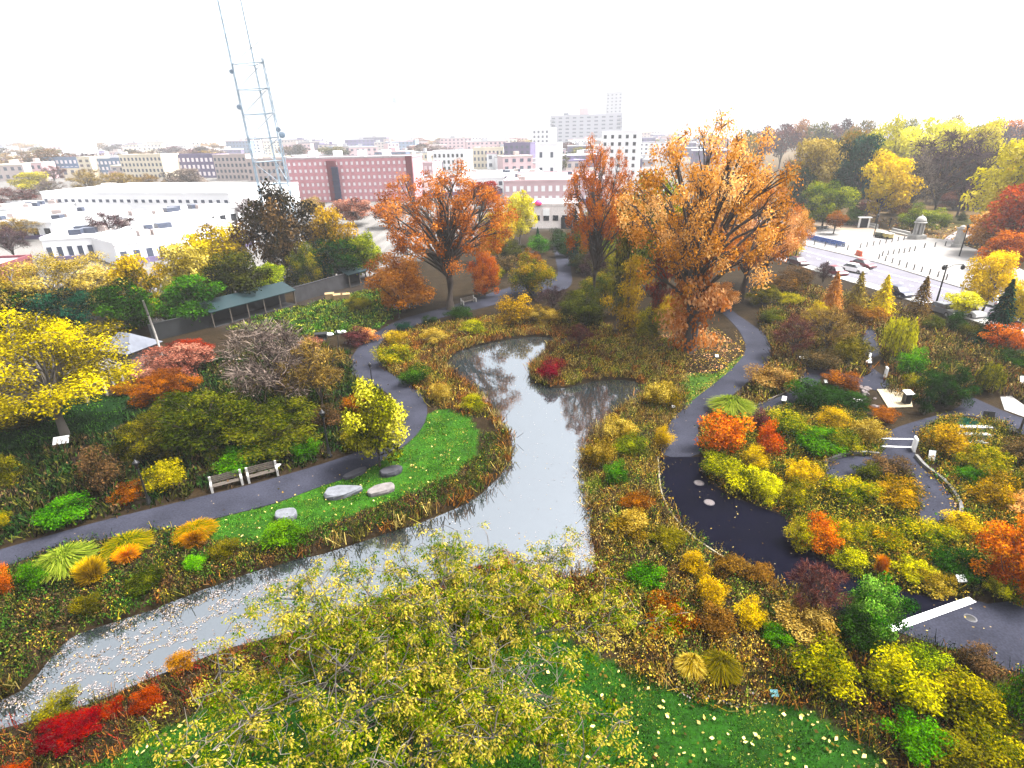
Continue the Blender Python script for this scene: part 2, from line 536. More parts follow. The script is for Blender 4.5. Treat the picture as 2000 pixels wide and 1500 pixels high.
            top = d * np.array([.46, .46, .46]) * (.6 + .4 * r.random((ns, 1))) + np.array([0, 0, .52])
            ln = (top[:, 2] - .05) * (.35 + .6 * r.random(ns))
            f = r.random((ns, pl))
            P = np.repeat(top, pl, 0)
            P[:, 2] -= (f * ln[:, None]).ravel()
            P += r.normal(size=P.shape) * .018
            P[:, :2] *= (1 + .12 * np.sin(f.ravel() * 2))[:, None]
            n = len(P)
            V, Q = leaf_quads(P, r.normal(size=(n, 3)), .06 * (.6 + .8 * r.random(n)), .4, r, np.array([0, 0, -1.]) + r.normal(size=(n, 3)) * .3)
            a = np.repeat(np.clip(np.repeat(r.random(ns), pl) * .6 + r.random(n) * .4, 0, 1), 4)
            tr = limbs_mesh('trunk', [(t_, .08) for t_ in top[:14]], r, .022, (.2, .5), .7, twigs=1)
        crown = np_mesh('crown_' + kind, V, Q, None, a)
        crown.materials.append(BARK)
        out.append((tr, crown))
    PROTO[kind] = out
    return out
def hash_str(s):
    v = 7
    for ch in s: v = (v * 31 + ord(ch)) % 1000003
    return v

NP = [0]
TREES = ('round', 'small', 'oak', 'vase', 'column', 'conifer', 'bare', 'weep', 'flat', 'mass')
def put_plant(kind, name, label, P, h, w, pal, cat, group=None, rz=None, variant=None):
    NP[0] += 1
    pr = protos(kind)
    tr, cr = pr[(NP[0] * 7 if variant is None else variant) % len(pr)]
    rz = RNG.random() * 6.283 if rz is None else rz
    if tr is not None:
        e = thing(name, label, cat, P, rz, group)
        e.scale = (w, w, h)
        link('trunk', tr, e)
        o = link('crown', cr, e)
    else:
        o = link(name, cr); o.location = tuple(float(v) for v in P); o.rotation_euler = (0, 0, rz); o.scale = (w, w, h)
        tag(o, label, cat, group); e = o
    o.material_slots[0].link = 'OBJECT'
    o.material_slots[0].material = foliage(pal)
    return e
def plant(kind, name, bx, by, ty, wpx, pal, label, group=None, cat=None, variant=None, grow=1.0):
    wpx *= grow
    ty -= (by - ty) * (grow - 1) * .7
    P = ground(bx, by)
    P[2] = max(0.0, zmound(P[0], P[1]))
    d = proj(P)[2][0]
    if kind in ('shrub', 'fountain', 'upright', 'flat', 'weep', 'small', 'vase', 'mass'):
        Wm = wpx * d / F
        v = ray(bx, by); de = math.asin(-v[2] / np.linalg.norm(v))
        E = (by - ty) * d / F
        back = Wm * .38 if kind in ('shrub', 'fountain', 'upright') else (Wm * .3 if kind == 'mass' else 0)
        h = (E - Wm * math.sin(de) * (.62 if back else .3)) / math.cos(de)
        h = min(max(h, .42 * Wm), 2.4 * Wm)
        if back:
            u = np.array([v[0], v[1]]); u /= np.linalg.norm(u)
            P[:2] += u * back
    else:
        h = height_to(P, ty)
        zz = proj((P[0], P[1], h * .6))[2][0]
        Wm = wpx * zz / F
    if kind in ('oak', 'round', 'bare', 'vase', 'small', 'conifer'): Wm *= 1.10
    c = cat or ('tree' if kind in TREES else ('grass clump' if kind in ('fountain', 'upright') else 'shrub'))
    return put_plant(kind, name, label, P, h, Wm, pal, c, group, variant=variant)

MOUND = ground(1875, 725)
def zmound(x, y):
    d = ((x - MOUND[0]) / 9.0) ** 2 + ((y - MOUND[1]) / 7.0) ** 2
    return np.maximum(0, 1 - d) ** 1.5 * 1.4

# ---------------------------------------------------------------- the setting: pond, ground, paths, street
WZ = -0.35
POND_PX = [(-60, 1440), (-60, 1385), (0, 1369), (53, 1356), (69, 1332), (107, 1273), (155, 1238), (240, 1212), (346, 1177), (426, 1143), (506, 1116),
           (560, 1103), (640, 1080), (720, 1056), (800, 1030), (870, 1005), (930, 975), (962, 948), (990, 918), (1003, 878), (994, 845), (964, 806),
           (928, 764), (885, 736), (866, 718), (886, 692), (925, 678), (970, 668), (1030, 657), (1092, 660), (1078, 678), (1058, 697), (1035, 720), (1036, 741), (1060, 755),
           (1105, 760), (1150, 747), (1195, 741), (1240, 744), (1257, 758), (1250, 780), (1216, 803), (1180, 828), (1150, 860), (1135, 886), (1131, 922), (1145, 960),
           (1153, 1030), (1162, 1080), (1168, 1125), (1090, 1128), (1010, 1104), (960, 1096), (900, 1112), (800, 1142), (700, 1180), (560, 1236), (440, 1264), (400, 1280),
           (320, 1310), (253, 1342), (187, 1365), (107, 1390), (0, 1421)]
POND = smooth_poly(gpoly(POND_PX, WZ), 2)
LPATH_PX = [(-80, 1098), (0, 1074), (100, 1045), (200, 1017), (312, 990), (410, 966), (490, 947), (575, 923), (650, 900), (710, 879), (750, 852), (772, 822), (776, 795), (762, 772), (735, 755), (705, 745),
            (682, 726), (685, 700), (702, 676), (722, 657), (742, 645), (775, 626), (820, 613), (880, 598), (940, 578), (1000, 560), (1055, 548), (1092, 540), (1087, 515), (1081, 486), (1078, 468),
            (1100, 466), (1107, 486), (1113, 515), (1119, 548), (1110, 566), (1060, 574), (1010, 583), (950, 600), (890, 613), (830, 630), (785, 643), (755, 655), (738, 676), (738, 700), (757, 728), (800, 750),
            (826, 772), (837, 800), (828, 832), (802, 862), (755, 895), (712, 920), (670, 936), (607, 957), (550, 980), (450, 1006), (350, 1029), (212, 1052), (112, 1070), (25, 1102), (-80, 1135)]
RPATH_PX = [(1290, 893), (1292, 869), (1307, 827), (1331, 800), (1362, 775), (1400, 746), (1426, 724), (1450, 699), (1458, 678), (1447, 650), (1428, 628), (1405, 606), (1385, 590), (1405, 584), (1433, 610), (1466, 632), (1497, 655), (1506, 682),
            (1501, 712), (1470, 738), (1440, 765), (1400, 795), (1380, 812), (1362, 830), (1366, 862), (1368, 893)]
DPATH_PX = [(1290, 893), (1368, 893), (1371, 926), (1395, 950), (1430, 971), (1481, 990), (1530, 1008), (1560, 1045), (1590, 1085), (1640, 1116), (1745, 1152), (1820, 1168), (1896, 1169), (1739, 1229), (1690, 1222), (1600, 1176),
            (1505, 1126), (1460, 1110), (1400, 1077), (1355, 1047), (1316, 1008), (1296, 968), (1288, 925)]
EPATH_PX = [(1899, 1171), (1928, 1180), (1970, 1175), (2010, 1152), (2090, 1110), (2150, 1330), (2040, 1322), (1964, 1308), (1925, 1296), (1895, 1275), (1835, 1263), (1742, 1231)]
GPATH_PX = [(1697, 634), (1709, 641), (1716, 679), (1727, 712), (1732, 738), (1741, 762), (1711, 765), (1676, 750), (1640, 742), (1601, 733), (1603, 748), (1575, 772), (1540, 790), (1500, 806), (1470, 818), (1455, 800), (1500, 785), (1545, 765), (1570, 750),
            (1566, 722), (1585, 714), (1610, 720), (1670, 736), (1702, 732), (1700, 716), (1684, 680), (1686, 650)]
HPATH_PX = [(1877, 775), (1890, 772), (1928, 789), (1961, 804), (2000, 818), (2080, 846), (2080, 880), (2000, 850), (1950, 832), (1905, 812), (1868, 812), (1830, 824), (1797, 843), (1784, 863), (1787, 892), (1803, 914), (1836, 941),
            (1861, 970), (1872, 996), (1862, 1018), (1830, 1028), (1797, 1024), (1796, 1000), (1791, 955), (1780, 922), (1745, 908), (1700, 914), (1665, 945), (1630, 945), (1608, 925), (1612, 905), (1648, 891), (1715, 892), (1727, 882), (1719, 868),
            (1729, 848), (1752, 834), (1806, 818), (1850, 806), (1880, 792)]
PATHS = {'lp': LPATH_PX, 'rp': RPATH_PX, 'dp': DPATH_PX, 'ep': EPATH_PX, 'gp': GPATH_PX, 'hp': HPATH_PX}
PG = {k: smooth_poly(gpoly(v), 1 if k in ('dp', 'ep', 'rp') else 2) for k, v in PATHS.items()}
for k in ('dp', 'ep', 'rp'):
    PG[k] = gpoly(PATHS[k])
STREET = gpoly([(1330, 437), (1440, 476), (1550, 508), (1700, 552), (1850, 598), (1975, 636), (2130, 684), (2130, 640), (1990, 598), (1860, 552), (1715, 508), (1555, 471), (1440, 446), (1330, 420)])
PLAZA = gpoly([(1440, 450), (1555, 476), (1715, 514), (1860, 558), (1990, 596), (2100, 628), (2060, 560), (1960, 510), (1905, 488), (1850, 470), (1775, 461), (1675, 439), (1560, 430), (1440, 420)])
NOGO = [POND] + list(PG.values()) + [STREET, PLAZA]

def noise2(P, scale, seed):
    r = np.random.default_rng(seed)
    v = np.zeros(len(P))
    for o in range(3):
        s = scale / (1.9 ** o)
        for _ in range(5):
            a = r.random() * 6.283; ph = r.random() * 6.283
            k = 6.283 / s * (.6 + .8 * r.random())
            v += np.sin(P[:, 0] * math.cos(a) * k + P[:, 1] * math.sin(a) * k + ph) / (1.6 ** o)
    return v / 3.2

# ground: one sheet to the horizon, dense where the garden is, sunk under the pond
def build_ground():
    xs = np.r_[-7000, -3000, -1200, -600, -350, -220, -160, -125, -100, np.arange(-86, 88, .42), 100, 125, 160, 220, 350, 600, 1200, 3000, 7000]
    ys = np.r_[-300, -60, -12, np.arange(3, 114, .42), 118, 124, 132, 142, 155, 170, 190, 220, 260, 320, 400, 600, 1000, 2000, 4000, 8000]
    X, Y = np.meshgrid(xs, ys)
    P = np.stack([X.ravel(), Y.ravel()], 1)
    near = (np.abs(P[:, 0]) < 90) & (P[:, 1] > 2) & (P[:, 1] < 116)
    ins = np.zeros(len(P)); ins[near] = inside(P[near], POND)
    D = ins.reshape(X.shape)
    for _ in range(3):
        E = D.copy(); E[1:] += D[:-1]; E[:-1] += D[1:]; E[:, 1:] += D[:, :-1]; E[:, :-1] += D[:, 1:]
        D = E / 5.0
    Z = -0.75 * np.clip(D.ravel() * 1.0, 0, 1) ** .9
    nz = noise2(P, 6, 3) * .05
    free = np.ones(len(P), bool)
    for q in list(PG.values()) + [STREET, PLAZA]:
        free &= ~inside(P, q)
    Z += np.where(near & free, np.minimum(nz, .0), 0) + zmound(P[:, 0], P[:, 1])
    px, py, zz = proj(np.c_[P, 0 * P[:, 0]])
    px = np.nan_to_num(px, nan=1000.); py = np.nan_to_num(py, nan=3000.)
    Q2 = np.stack([px, py], 1)
    C = np.tile(np.array([.050, .032, .014]), (len(P), 1))
    def zone(poly, c): C[inside(Q2, poly)] = c
    city = [(-9000, 640), (-200, 668), (150, 655), (410, 612), (560, 566), (720, 540), (860, 490), (1000, 450), (1120, 432), (1330, 420), (1330, 285), (11000, -100), (-9000, 295)]
    zone(city, (.40, .38, .37))
    zone([(1330, 428), (1480, 440), (1600, 432), (1760, 455), (1900, 480), (2200, 620), (9000, 900), (9000, -300), (1330, 290)], (.20, .125, .045))
    zone([(1820, 462), (1900, 425), (1960, 440), (1900, 480)], (.16, .17, .03))
    lawn = (.050, .19, .010)
    zone([(838, 806), (870, 798), (915, 812), (938, 850), (925, 895), (890, 925), (800, 965), (700, 1000), (600, 1040), (500, 1062), (400, 1062), (330, 1045), (450, 1005), (550, 978), (670, 934), (755, 895), (803, 862)], lawn)
    zone([(1345, 795), (1330, 740), (1345, 728), (1400, 730), (1440, 700), (1455, 690), (1425, 725)], (.10, .22, .02))
    zone([(1740, 690), (1800, 660), (1860, 652), (1920, 675), (1985, 740), (1930, 765), (1860, 775), (1780, 760)], (.045, .12, .015))
    zone([(-200, 1560), (200, 1490), (300, 1430), (480, 1350), (700, 1220), (1000, 1200), (1300, 1340), (1450, 1385), (1560, 1378), (1640, 1420), (1720, 1475), (1800, 1600), (1700, 2400), (-400, 2400)], (.024, .115, .006))
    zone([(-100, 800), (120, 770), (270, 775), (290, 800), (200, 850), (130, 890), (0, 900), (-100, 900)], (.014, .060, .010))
    zone([(440, 640), (520, 615), (640, 585), (760, 560), (790, 600), (740, 640), (640, 655), (520, 650)], (.085, .18, .025))
    zone([(420, 636), (575, 592), (720, 550), (740, 560), (600, 600), (520, 620), (440, 648)], (.06, .045, .035))
    zone([(-60, 955), (60, 935), (180, 880), (120, 930), (0, 985), (-60, 1000)], (.035, .02, .022))
    zone([(1520, 775), (1570, 755), (1660, 770), (1690, 800), (1600, 810), (1530, 800)], (.015, .06, .012))
    n = noise2(P, 3.0, 9)
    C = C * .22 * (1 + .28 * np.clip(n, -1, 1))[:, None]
    nx, ny = len(xs), len(ys)
    i = np.arange(nx * ny).reshape(ny, nx)
    Q = np.stack([i[:-1, :-1], i[:-1, 1:], i[1:, 1:], i[1:, :-1]], -1).reshape(-1, 4)
    m, N, L, B = nodes_of('ground_soil')
    at = N.new('ShaderNodeAttribute'); at.attribute_name = 'Col'
    tc = N.new('ShaderNodeTexCoord')
    n1 = N.new('ShaderNodeTexNoise'); n1.inputs['Scale'].default_value = 3.5; n1.inputs['Detail'].default_value = 8; n1.inputs['Roughness'].default_value = .7
    L.new(tc.outputs['Object'], n1.inputs['Vector'])
    mr = N.new('ShaderNodeMapRange'); mr.inputs['From Min'].default_value = .3; mr.inputs['From Max'].default_value = .7
    mr.inputs['To Min'].default_value = .45; mr.inputs['To Max'].default_value = 1.6
    L.new(n1.outputs['Fac'], mr.inputs['Value'])
    vm = N.new('ShaderNodeVectorMath'); vm.operation = 'SCALE'
    L.new(at.outputs['Color'], vm.inputs[0]); L.new(mr.outputs[0], vm.inputs['Scale'])
    L.new(vm.outputs[0], B.inputs['Base Color']); B.inputs['Roughness'].default_value = .95; B.inputs['Specular IOR Level'].default_value = .05
    bp = N.new('ShaderNodeBump'); bp.inputs['Distance'].default_value = .15; bp.inputs['Strength'].default_value = .6
    L.new(n1.outputs['Fac'], bp.inputs['Height']); L.new(bp.outputs[0], B.inputs['Normal'])
    me = np_mesh('ground', np.c_[P, Z], Q, m, colr=C, smooth=True)
    tag(link('ground', me), kind='structure')
build_ground()

# water: a level sheet that shows where the ground is sunk
def build_water():
    m, N, L, B = nodes_of('pond_water')
    N.remove(B)
    g = N.new('ShaderNodeBsdfGlossy'); g.inputs['Color'].default_value = (.86, .92, 1.0, 1); g.inputs['Roughness'].default_value = .03
    d = N.new('ShaderNodeBsdfDiffuse'); d.inputs['Color'].default_value = (.010, .013, .014, 1)
    fr = N.new('ShaderNodeFresnel'); fr.inputs['IOR'].default_value = 3.3
    mx = N.new('ShaderNodeMixShader')
    L.new(fr.outputs[0], mx.inputs[0]); L.new(d.outputs[0], mx.inputs[1]); L.new(g.outputs[0], mx.inputs[2])
    tc = N.new('ShaderNodeTexCoord')
    nz = N.new('ShaderNodeTexNoise'); nz.inputs['Scale'].default_value = 1.3; nz.inputs['Detail'].default_value = 3
    L.new(tc.outputs['Object'], nz.inputs['Vector'])
    b = N.new('ShaderNodeBump'); b.inputs['Strength'].default_value = .05; b.inputs['Distance'].default_value = .08
    L.new(nz.outputs['Fac'], b.inputs['Height'])
    L.new(b.outputs[0], g.inputs['Normal'])
    L.new(mx.outputs[0], N['Material Output'].inputs['Surface'])
    lo, hi = POND.min(0) - 3, POND.max(0) + 3
    me = np_mesh('pond_water', [(lo[0], lo[1], WZ), (hi[0], lo[1], WZ), (hi[0], hi[1], WZ), (lo[0], hi[1], WZ)], [[0, 1, 2, 3]], m)
    tag(link('pond_water', me), kind='structure')
build_water()

def asphalt(name, c, var=.32):
    m, N, L, P = nodes_of(name)
    tc = N.new('ShaderNodeTexCoord')
    a = N.new('ShaderNodeTexNoise'); a.inputs['Scale'].default_value = .35; a.inputs['Detail'].default_value = 6
    b = N.new('ShaderNodeTexNoise'); b.inputs['Scale'].default_value = 9; b.inputs['Detail'].default_value = 6
    v = N.new('ShaderNodeTexVoronoi'); v.inputs['Scale'].default_value = 1.1
    for q in (a, b, v): L.new(tc.outputs['Object'], q.inputs['Vector'])
    ad = N.new('ShaderNodeMath'); ad.operation = 'ADD'; L.new(a.outputs['Fac'], ad.inputs[0]); L.new(b.outputs['Fac'], ad.inputs[1])
    mr = N.new('ShaderNodeMapRange'); mr.inputs['From Min'].default_value = .6; mr.inputs['From Max'].default_value = 1.4
    mr.inputs['To Min'].default_value = 1 - var * 1.6; mr.inputs['To Max'].default_value = 1 + var * 1.6
    L.new(ad.outputs[0], mr.inputs['Value'])
    vm = N.new('ShaderNodeVectorMath'); vm.operation = 'SCALE'; vm.inputs[0].default_value = c
    L.new(mr.outputs[0], vm.inputs['Scale'])
    lt = N.new('ShaderNodeMath'); lt.operation = 'LESS_THAN'; lt.inputs[1].default_value = .055; L.new(v.outputs['Distance'], lt.inputs[0])
    mx = N.new('ShaderNodeMix'); mx.data_type = 'RGBA'
    L.new(lt.outputs[0], mx.inputs[0]); L.new(vm.outputs[0], mx.inputs[6]); mx.inputs[7].default_value = (.14, .11, .07, 1)
    L.new(mx.outputs[2], P.inputs['Base Color'])
    P.inputs['Roughness'].default_value = .85; P.inputs['Specular IOR Level'].default_value = .02
    bp = N.new('ShaderNodeBump'); bp.inputs['Strength'].default_value = .25; bp.inputs['Distance'].default_value = .02
    L.new(b.outputs['Fac'], bp.inputs['Height']); L.new(bp.outputs[0], P.inputs['Normal'])
    return m
A_BLUE = asphalt('worn_asphalt', (.0175, .0185, .027))
A_DARK = asphalt('new_asphalt', (.0012, .0013, .0042))
A_STREET = asphalt('street_asphalt', (.095, .092, .11), .12)
A_GREY = asphalt('garden_asphalt', (.0165, .0175, .026))
def sheet(name, poly, z, m, thick=.05):
    mb = MB().prism([tuple(p) for p in poly], z - thick, z)
    return tag(mb.build(name, m), kind='structure')
def ccw(p):
    p = np.asarray(p)
    a = (p[:, 0] * np.roll(p[:, 1], -1) - np.roll(p[:, 0], -1) * p[:, 1]).sum()
    return p if a > 0 else p[::-1]
sheet('path', ccw(PG['lp']), .030, A_BLUE)
sheet('path', ccw(smooth_poly(PG['rp'], 1)), .030, A_BLUE)
sheet('path', ccw(PG['dp']), .034, A_DARK)
sheet('path', ccw(PG['ep']), .030, A_GREY)
sheet('path', ccw(PG['gp']), .030, A_GREY)
sheet('path', ccw(PG['hp']), .030, A_GREY)
sheet('road', ccw(STREET), .024, A_STREET)
PLZ = mat('plaza_paving', (.135, .128, .125), .85, .10, .25, bump=.1)
sheet('plaza_pavement', ccw(PLAZA), .15, PLZ, .16)
TANP = mat('tan_paving', (.42, .31, .22), .9, .2, .3)
sheet('plaza_pavement', ccw(gpoly([(1572, 441), (1660, 452), (1740, 466), (1775, 463), (1675, 440), (1600, 434), (1560, 432)])), .156, TANP, .05)
sheet('park_path', ccw(gpoly([(1838, 474), (1850, 462), (1880, 445), (1920, 432), (1935, 440), (1890, 462), (1872, 480)])), .03, mat('park_path', (.30, .27, .29), .9, .15, .3), .05)
sheet('sidewalk', ccw(gpoly([(1440, 478), (1550, 510), (1700, 554), (1850, 600), (1975, 638), (2130, 688), (2130, 704), (1960, 648), (1850, 611), (1700, 564), (1550, 517), (1440, 484)])), .14, CONC, .15)
sheet('patio', ccw(gpoly([(1949, 762), (1975, 774), (2010, 800), (2080, 840), (2080, 858), (1998, 814), (1962, 801), (1955, 780)])), .045, CONC, .05)
sheet('patio', ccw(gpoly([(1880, 838), (1925, 826), (1945, 832), (1950, 848), (1900, 868)])), .045, CONC, .05)
PAINT = mat('road_paint', (.82, .82, .80), .7, .12, 3)
def stripe(p, q, wpx, z=.040, m=None):
    a, b = ground(*p)[:2], ground(*q)[:2]
    t = (b - a) / np.linalg.norm(b - a); n = np.array([-t[1], t[0]]) * wpx / 2
    return sheet('painted_marking', ccw([a - n, b - n, b + n, a + n]), z, m or PAINT, .004)
stripe((1737, 1230), (1899, 1172), .42, .062)
stripe((1719, 857), (1783, 858), .13, .036)
stripe((1719, 872), (1785, 874), .13, .036)
for t in np.linspace(0, 1, 26):
    p = np.array([1555, 493]) * (1 - t) + np.array([2060, 640]) * t
    q = p + np.array([7, 2.05])
    stripe(tuple(p), tuple(q), .16, .030)
stripe((1560, 487), (2040, 617), .12, .030)

# ---------------------------------------------------------------- uncountable ground cover, litter and reeds
def scatter(polys, dens, seed, nogo=True, z=0.0, near_bias=None):
    r = np.random.default_rng(seed)
    out = []
    for pp in polys:
        g = gpoly(pp, z)
        lo, hi = g.min(0), g.max(0)
        n = int((hi[0] - lo[0]) * (hi[1] - lo[1]) * dens)
        P = lo + (hi - lo) * r.random((n, 2))
        P = P[inside(P, g)]
        out.append(P)
    P = np.vstack(out)
    if nogo:
        for q in NOGO: P = P[~inside(P, q)]
    return P
def pick(P, pals, seed, scale=3.0, rr=None):
    r = np.random.default_rng(seed)
    n = noise2(P, scale, seed) + r.normal(size=len(P)) * .22
    rk = np.argsort(np.argsort(n)) / max(1, len(P))
    k = np.minimum((rk * len(pals)).astype(int), len(pals) - 1)
    A = np.array([PAL[p] for p in pals])
    return A, k
def tufts(name, label, cat, polys, dens, pals, h=(.4, .9), blades=9, w=.05, leafy=.4, seed=1, scale=3.5, spread=.28, leaf=.16):
    r = np.random.default_rng(seed)
    P = scatter(polys, dens, seed)
    A, k = pick(P, pals, seed, scale)
    n = len(P)
    hh = h[0] + (h[1] - h[0]) * np.clip(.5 + .35 * noise2(P, 5, seed + 5) + r.normal(size=n) * .2, 0, 1)
    B = np.repeat(P, blades, 0); H = np.repeat(hh, blades); K = np.repeat(k, blades)
    m = len(B)
    base = np.c_[B + r.normal(size=(m, 2)) * spread * .5, zmound(B[:, 0], B[:, 1]) - .03]
    ln = r.normal(size=(m, 2)) * .35
    tip = base + np.c_[ln * H[:, None], H * (.6 + .5 * r.random(m))]
    a = r.random(m) * 3.1416
    wd = np.c_[np.cos(a), np.sin(a), 0 * a] * (w * (.5 + r.random(m)))[:, None]
    V = np.stack([base - wd * .6, base + wd * .6, tip + wd * .35, tip - wd * .35], 1).reshape(-1, 3)
    c = r.random(m)
    C = A[K, np.minimum((c * 3).astype(int), 2)] * (.7 + .6 * r.random(m))[:, None]
    C = C * 1.12
    Cv = np.repeat(C, 4, 0)
    nl = int(m * leafy)
    if nl:
        j = r.integers(0, m, nl)
        f = .3 + .7 * r.random(nl)
        Pl = base[j] + (tip[j] - base[j]) * f[:, None] + r.normal(size=(nl, 3)) * .10
        Pl[:, 2] = np.maximum(Pl[:, 2], .03)
        V2, _ = leaf_quads(Pl, r.normal(size=(nl, 3)) + [0, 0, .8], leaf * (.5 + r.random(nl)), .6, r)
        V = np.vstack([V, V2])
        C2 = A[K[j], np.minimum((r.random(nl) * 3).astype(int), 2)] * (.8 + .5 * r.random(nl))[:, None]
        Cv = np.vstack([Cv, np.repeat(C2, 4, 0)])
    Q = np.arange(len(V)).reshape(-1, 4)
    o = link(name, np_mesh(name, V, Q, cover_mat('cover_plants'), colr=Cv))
    return tag(o, label, cat, kind='stuff')
def litter(name, label, polys, dens, pals, size=.12, z=.05, seed=3, nogo=False, mask=None, tilt=.5, zlev=0.0, cat='fallen leaves'):
    r = np.random.default_rng(seed)
    P = scatter(polys, dens, seed, nogo, zlev)
    if mask is not None: P = P[mask(P)]
    n = len(P)
    A, k = pick(P, pals, seed, 2.0)
    Z = z + zmound(P[:, 0], P[:, 1]) + r.random(n) * .02
    V, Q = leaf_quads(np.c_[P, Z], np.array([0, 0, 1.]) + r.normal(size=(n, 3)) * tilt, size * (.5 + r.random(n)), .7, r)
    C = A[k, r.integers(0, 3, n)] * (.8 + .5 * r.random(n))[:, None]
    o = link(name, np_mesh(name, V, Q, cover_mat('litter', .1), colr=np.repeat(C, 4, 0)))
    return tag(o, label, cat, kind='stuff')

LAWN1 = [(838, 806), (870, 798), (915, 812), (938, 850), (925, 895), (890, 925), (800, 965), (700, 1000), (600, 1040), (500, 1062), (400, 1062), (330, 1045), (450, 1005), (550, 978), (670, 934), (755, 895), (803, 862)]
LAWN3 = [(-100, 1530), (200, 1490), (300, 1430), (480, 1350), (700, 1220), (1000, 1200), (1300, 1340), (1450, 1385), (1560, 1378), (1640, 1420), (1720, 1475), (1760, 1560), (-100, 1560)]
tufts('lawn_grass', 'bright green mown lawn curving between the left path and the pond', 'grass', [LAWN1], 26, ['green', 'bright', 'bright', 'bright', 'yellowgreen'], (.05, .13), 5, .035, .15, 21, 3, .35, .07)
tufts('lawn_grass', 'dark green lawn dotted with pale leaves under the pale yellow foreground tree', 'grass', [LAWN3], 42, ['dark', 'green', 'green', 'bright', 'yellowgreen'], (.05, .12), 5, .03, .15, 22, 3, .3, .06)
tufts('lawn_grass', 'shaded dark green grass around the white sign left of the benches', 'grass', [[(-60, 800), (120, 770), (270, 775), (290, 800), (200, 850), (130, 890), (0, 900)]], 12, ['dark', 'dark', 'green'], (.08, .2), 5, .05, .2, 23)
tufts('lawn_grass', 'yellow-green grass wedge at the inner bend of the right path', 'grass', [[(1345, 795), (1330, 740), (1345, 728), (1400, 730), (1440, 700), (1455, 690), (1425, 725)]], 14, ['yellowgreen', 'bright', 'haygold'], (.06, .2), 5, .05, .2, 24)
tufts('lawn_grass', 'green and brown grass on the low mound beyond the round dark green bush', 'grass', [[(1740, 690), (1800, 660), (1860, 652), (1920, 675), (1985, 740), (1930, 765), (1860, 775), (1780, 760)]], 9, ['green', 'mossy', 'bright', 'mossy', 'rust'], (.1, .25), 5, .06, .3, 25)
tufts('reeds', 'rust brown reeds lining the left edge of the pond', 'reeds',
      [[(-40, 1345), (60, 1330), (107, 1262), (240, 1200), (426, 1130), (560, 1090), (720, 1043), (800, 1014), (880, 985), (940, 955), (975, 915), (985, 880), (975, 840), (950, 806), (915, 770), (880, 745), (855, 722), (870, 690), (920, 668),
        (990, 655), (1060, 645), (1110, 650), (1100, 665), (1060, 700), (1100, 770), (1010, 870), (1000, 930), (940, 985), (820, 1035), (640, 1088), (440, 1150), (240, 1222), (120, 1280), (60, 1370), (-40, 1400)]],
      9, ['brown', 'rust', 'rust', 'olive', 'haygold'], (.45, 1.0), 11, .05, .35, 31, 3, .4)
tufts('perennials', 'brown, olive and green perennials on the bank between left path and reeds', 'ground cover',
      [[(-60, 1150), (30, 1105), (112, 1072), (212, 1054), (330, 1036), (420, 1050), (520, 1062), (600, 1042), (760, 985), (890, 930), (935, 890), (940, 850), (975, 850), (985, 890), (950, 945), (800, 1010), (640, 1062), (440, 1130), (240, 1205), (100, 1265), (40, 1340), (-60, 1350)]],
      11, ['mossy', 'green', 'olive', 'brownmix', 'dark', 'mossy', 'green', 'autumngreen', 'brown'], (.25, .6), 7, .028, 3.2, 32, 2.8, .5, .11)
tufts('perennials', 'rust, gold and green meadow perennials between the pond and the right path', 'ground cover',
      [[(1262, 770), (1300, 745), (1332, 740), (1345, 800), (1305, 825), (1290, 870), (1287, 930), (1295, 970), (1320, 1010), (1360, 1050), (1410, 1082), (1505, 1126), (1600, 1178), (1640, 1230), (1560, 1340), (1450, 1385), (1320, 1352), (1225, 1320), (1120, 1215), (1130, 1140), (1165, 1120), (1160, 1060), (1140, 940), (1140, 880), (1190, 825)]],
      11, ['haygold', 'brown', 'gold', 'haygold', 'olive', 'rust', 'autumngreen', 'mossy', 'gold', 'brownmix', 'green', 'haygold', 'yellowgreen'], (.25, .75), 7, .028, 3.0, 33, 3.2, .5, .10)
tufts('perennials', 'gold and russet plants covering the peninsula in the pond', 'ground cover',
      [[(1040, 740), (1045, 715), (1090, 680), (1130, 665), (1230, 650), (1290, 660), (1340, 690), (1335, 740), (1260, 765), (1235, 738), (1150, 740), (1105, 755), (1060, 750)]],
      8, ['brown', 'haygold', 'gold', 'olive', 'lime', 'haygold', 'yellowgreen', 'rust'], (.25, .7), 8, .04, 1.8, 34, 3.5, .5, .14)
tufts('perennials', 'orange and brown shrubby growth along the head of the pond', 'ground cover',
      [[(742, 690), (760, 660), (850, 635), (960, 620), (1090, 610), (1200, 640), (1180, 665), (1120, 655), (1030, 650), (920, 668), (865, 700), (860, 725), (930, 775), (960, 810), (935, 820), (860, 795), (838, 790), (800, 745), (755, 722)]],
      7, ['rust', 'brown', 'haygold', 'gold', 'olive', 'lime', 'rust'], (.3, .9), 8, .05, 1.8, 35, 4, .5, .15)
tufts('perennials', 'tangled brown undergrowth of the garden beyond the right path', 'ground cover',
      [[(1480, 620), (1560, 560), (1700, 590), (1800, 625), (1900, 660), (2030, 720), (2030, 790), (1940, 770), (1890, 770), (1800, 790), (1740, 770), (1730, 710), (1715, 650), (1700, 640), (1690, 690), (1690, 740), (1600, 730), (1560, 740), (1500, 780), (1470, 800), (1440, 790), (1500, 720), (1510, 680)]],
      5, ['brown', 'olive', 'haygold', 'brownmix', 'rust', 'lime', 'tan', 'mossy'], (.4, 1.3), 9, .06, 1.8, 36, 5, .6, .20)
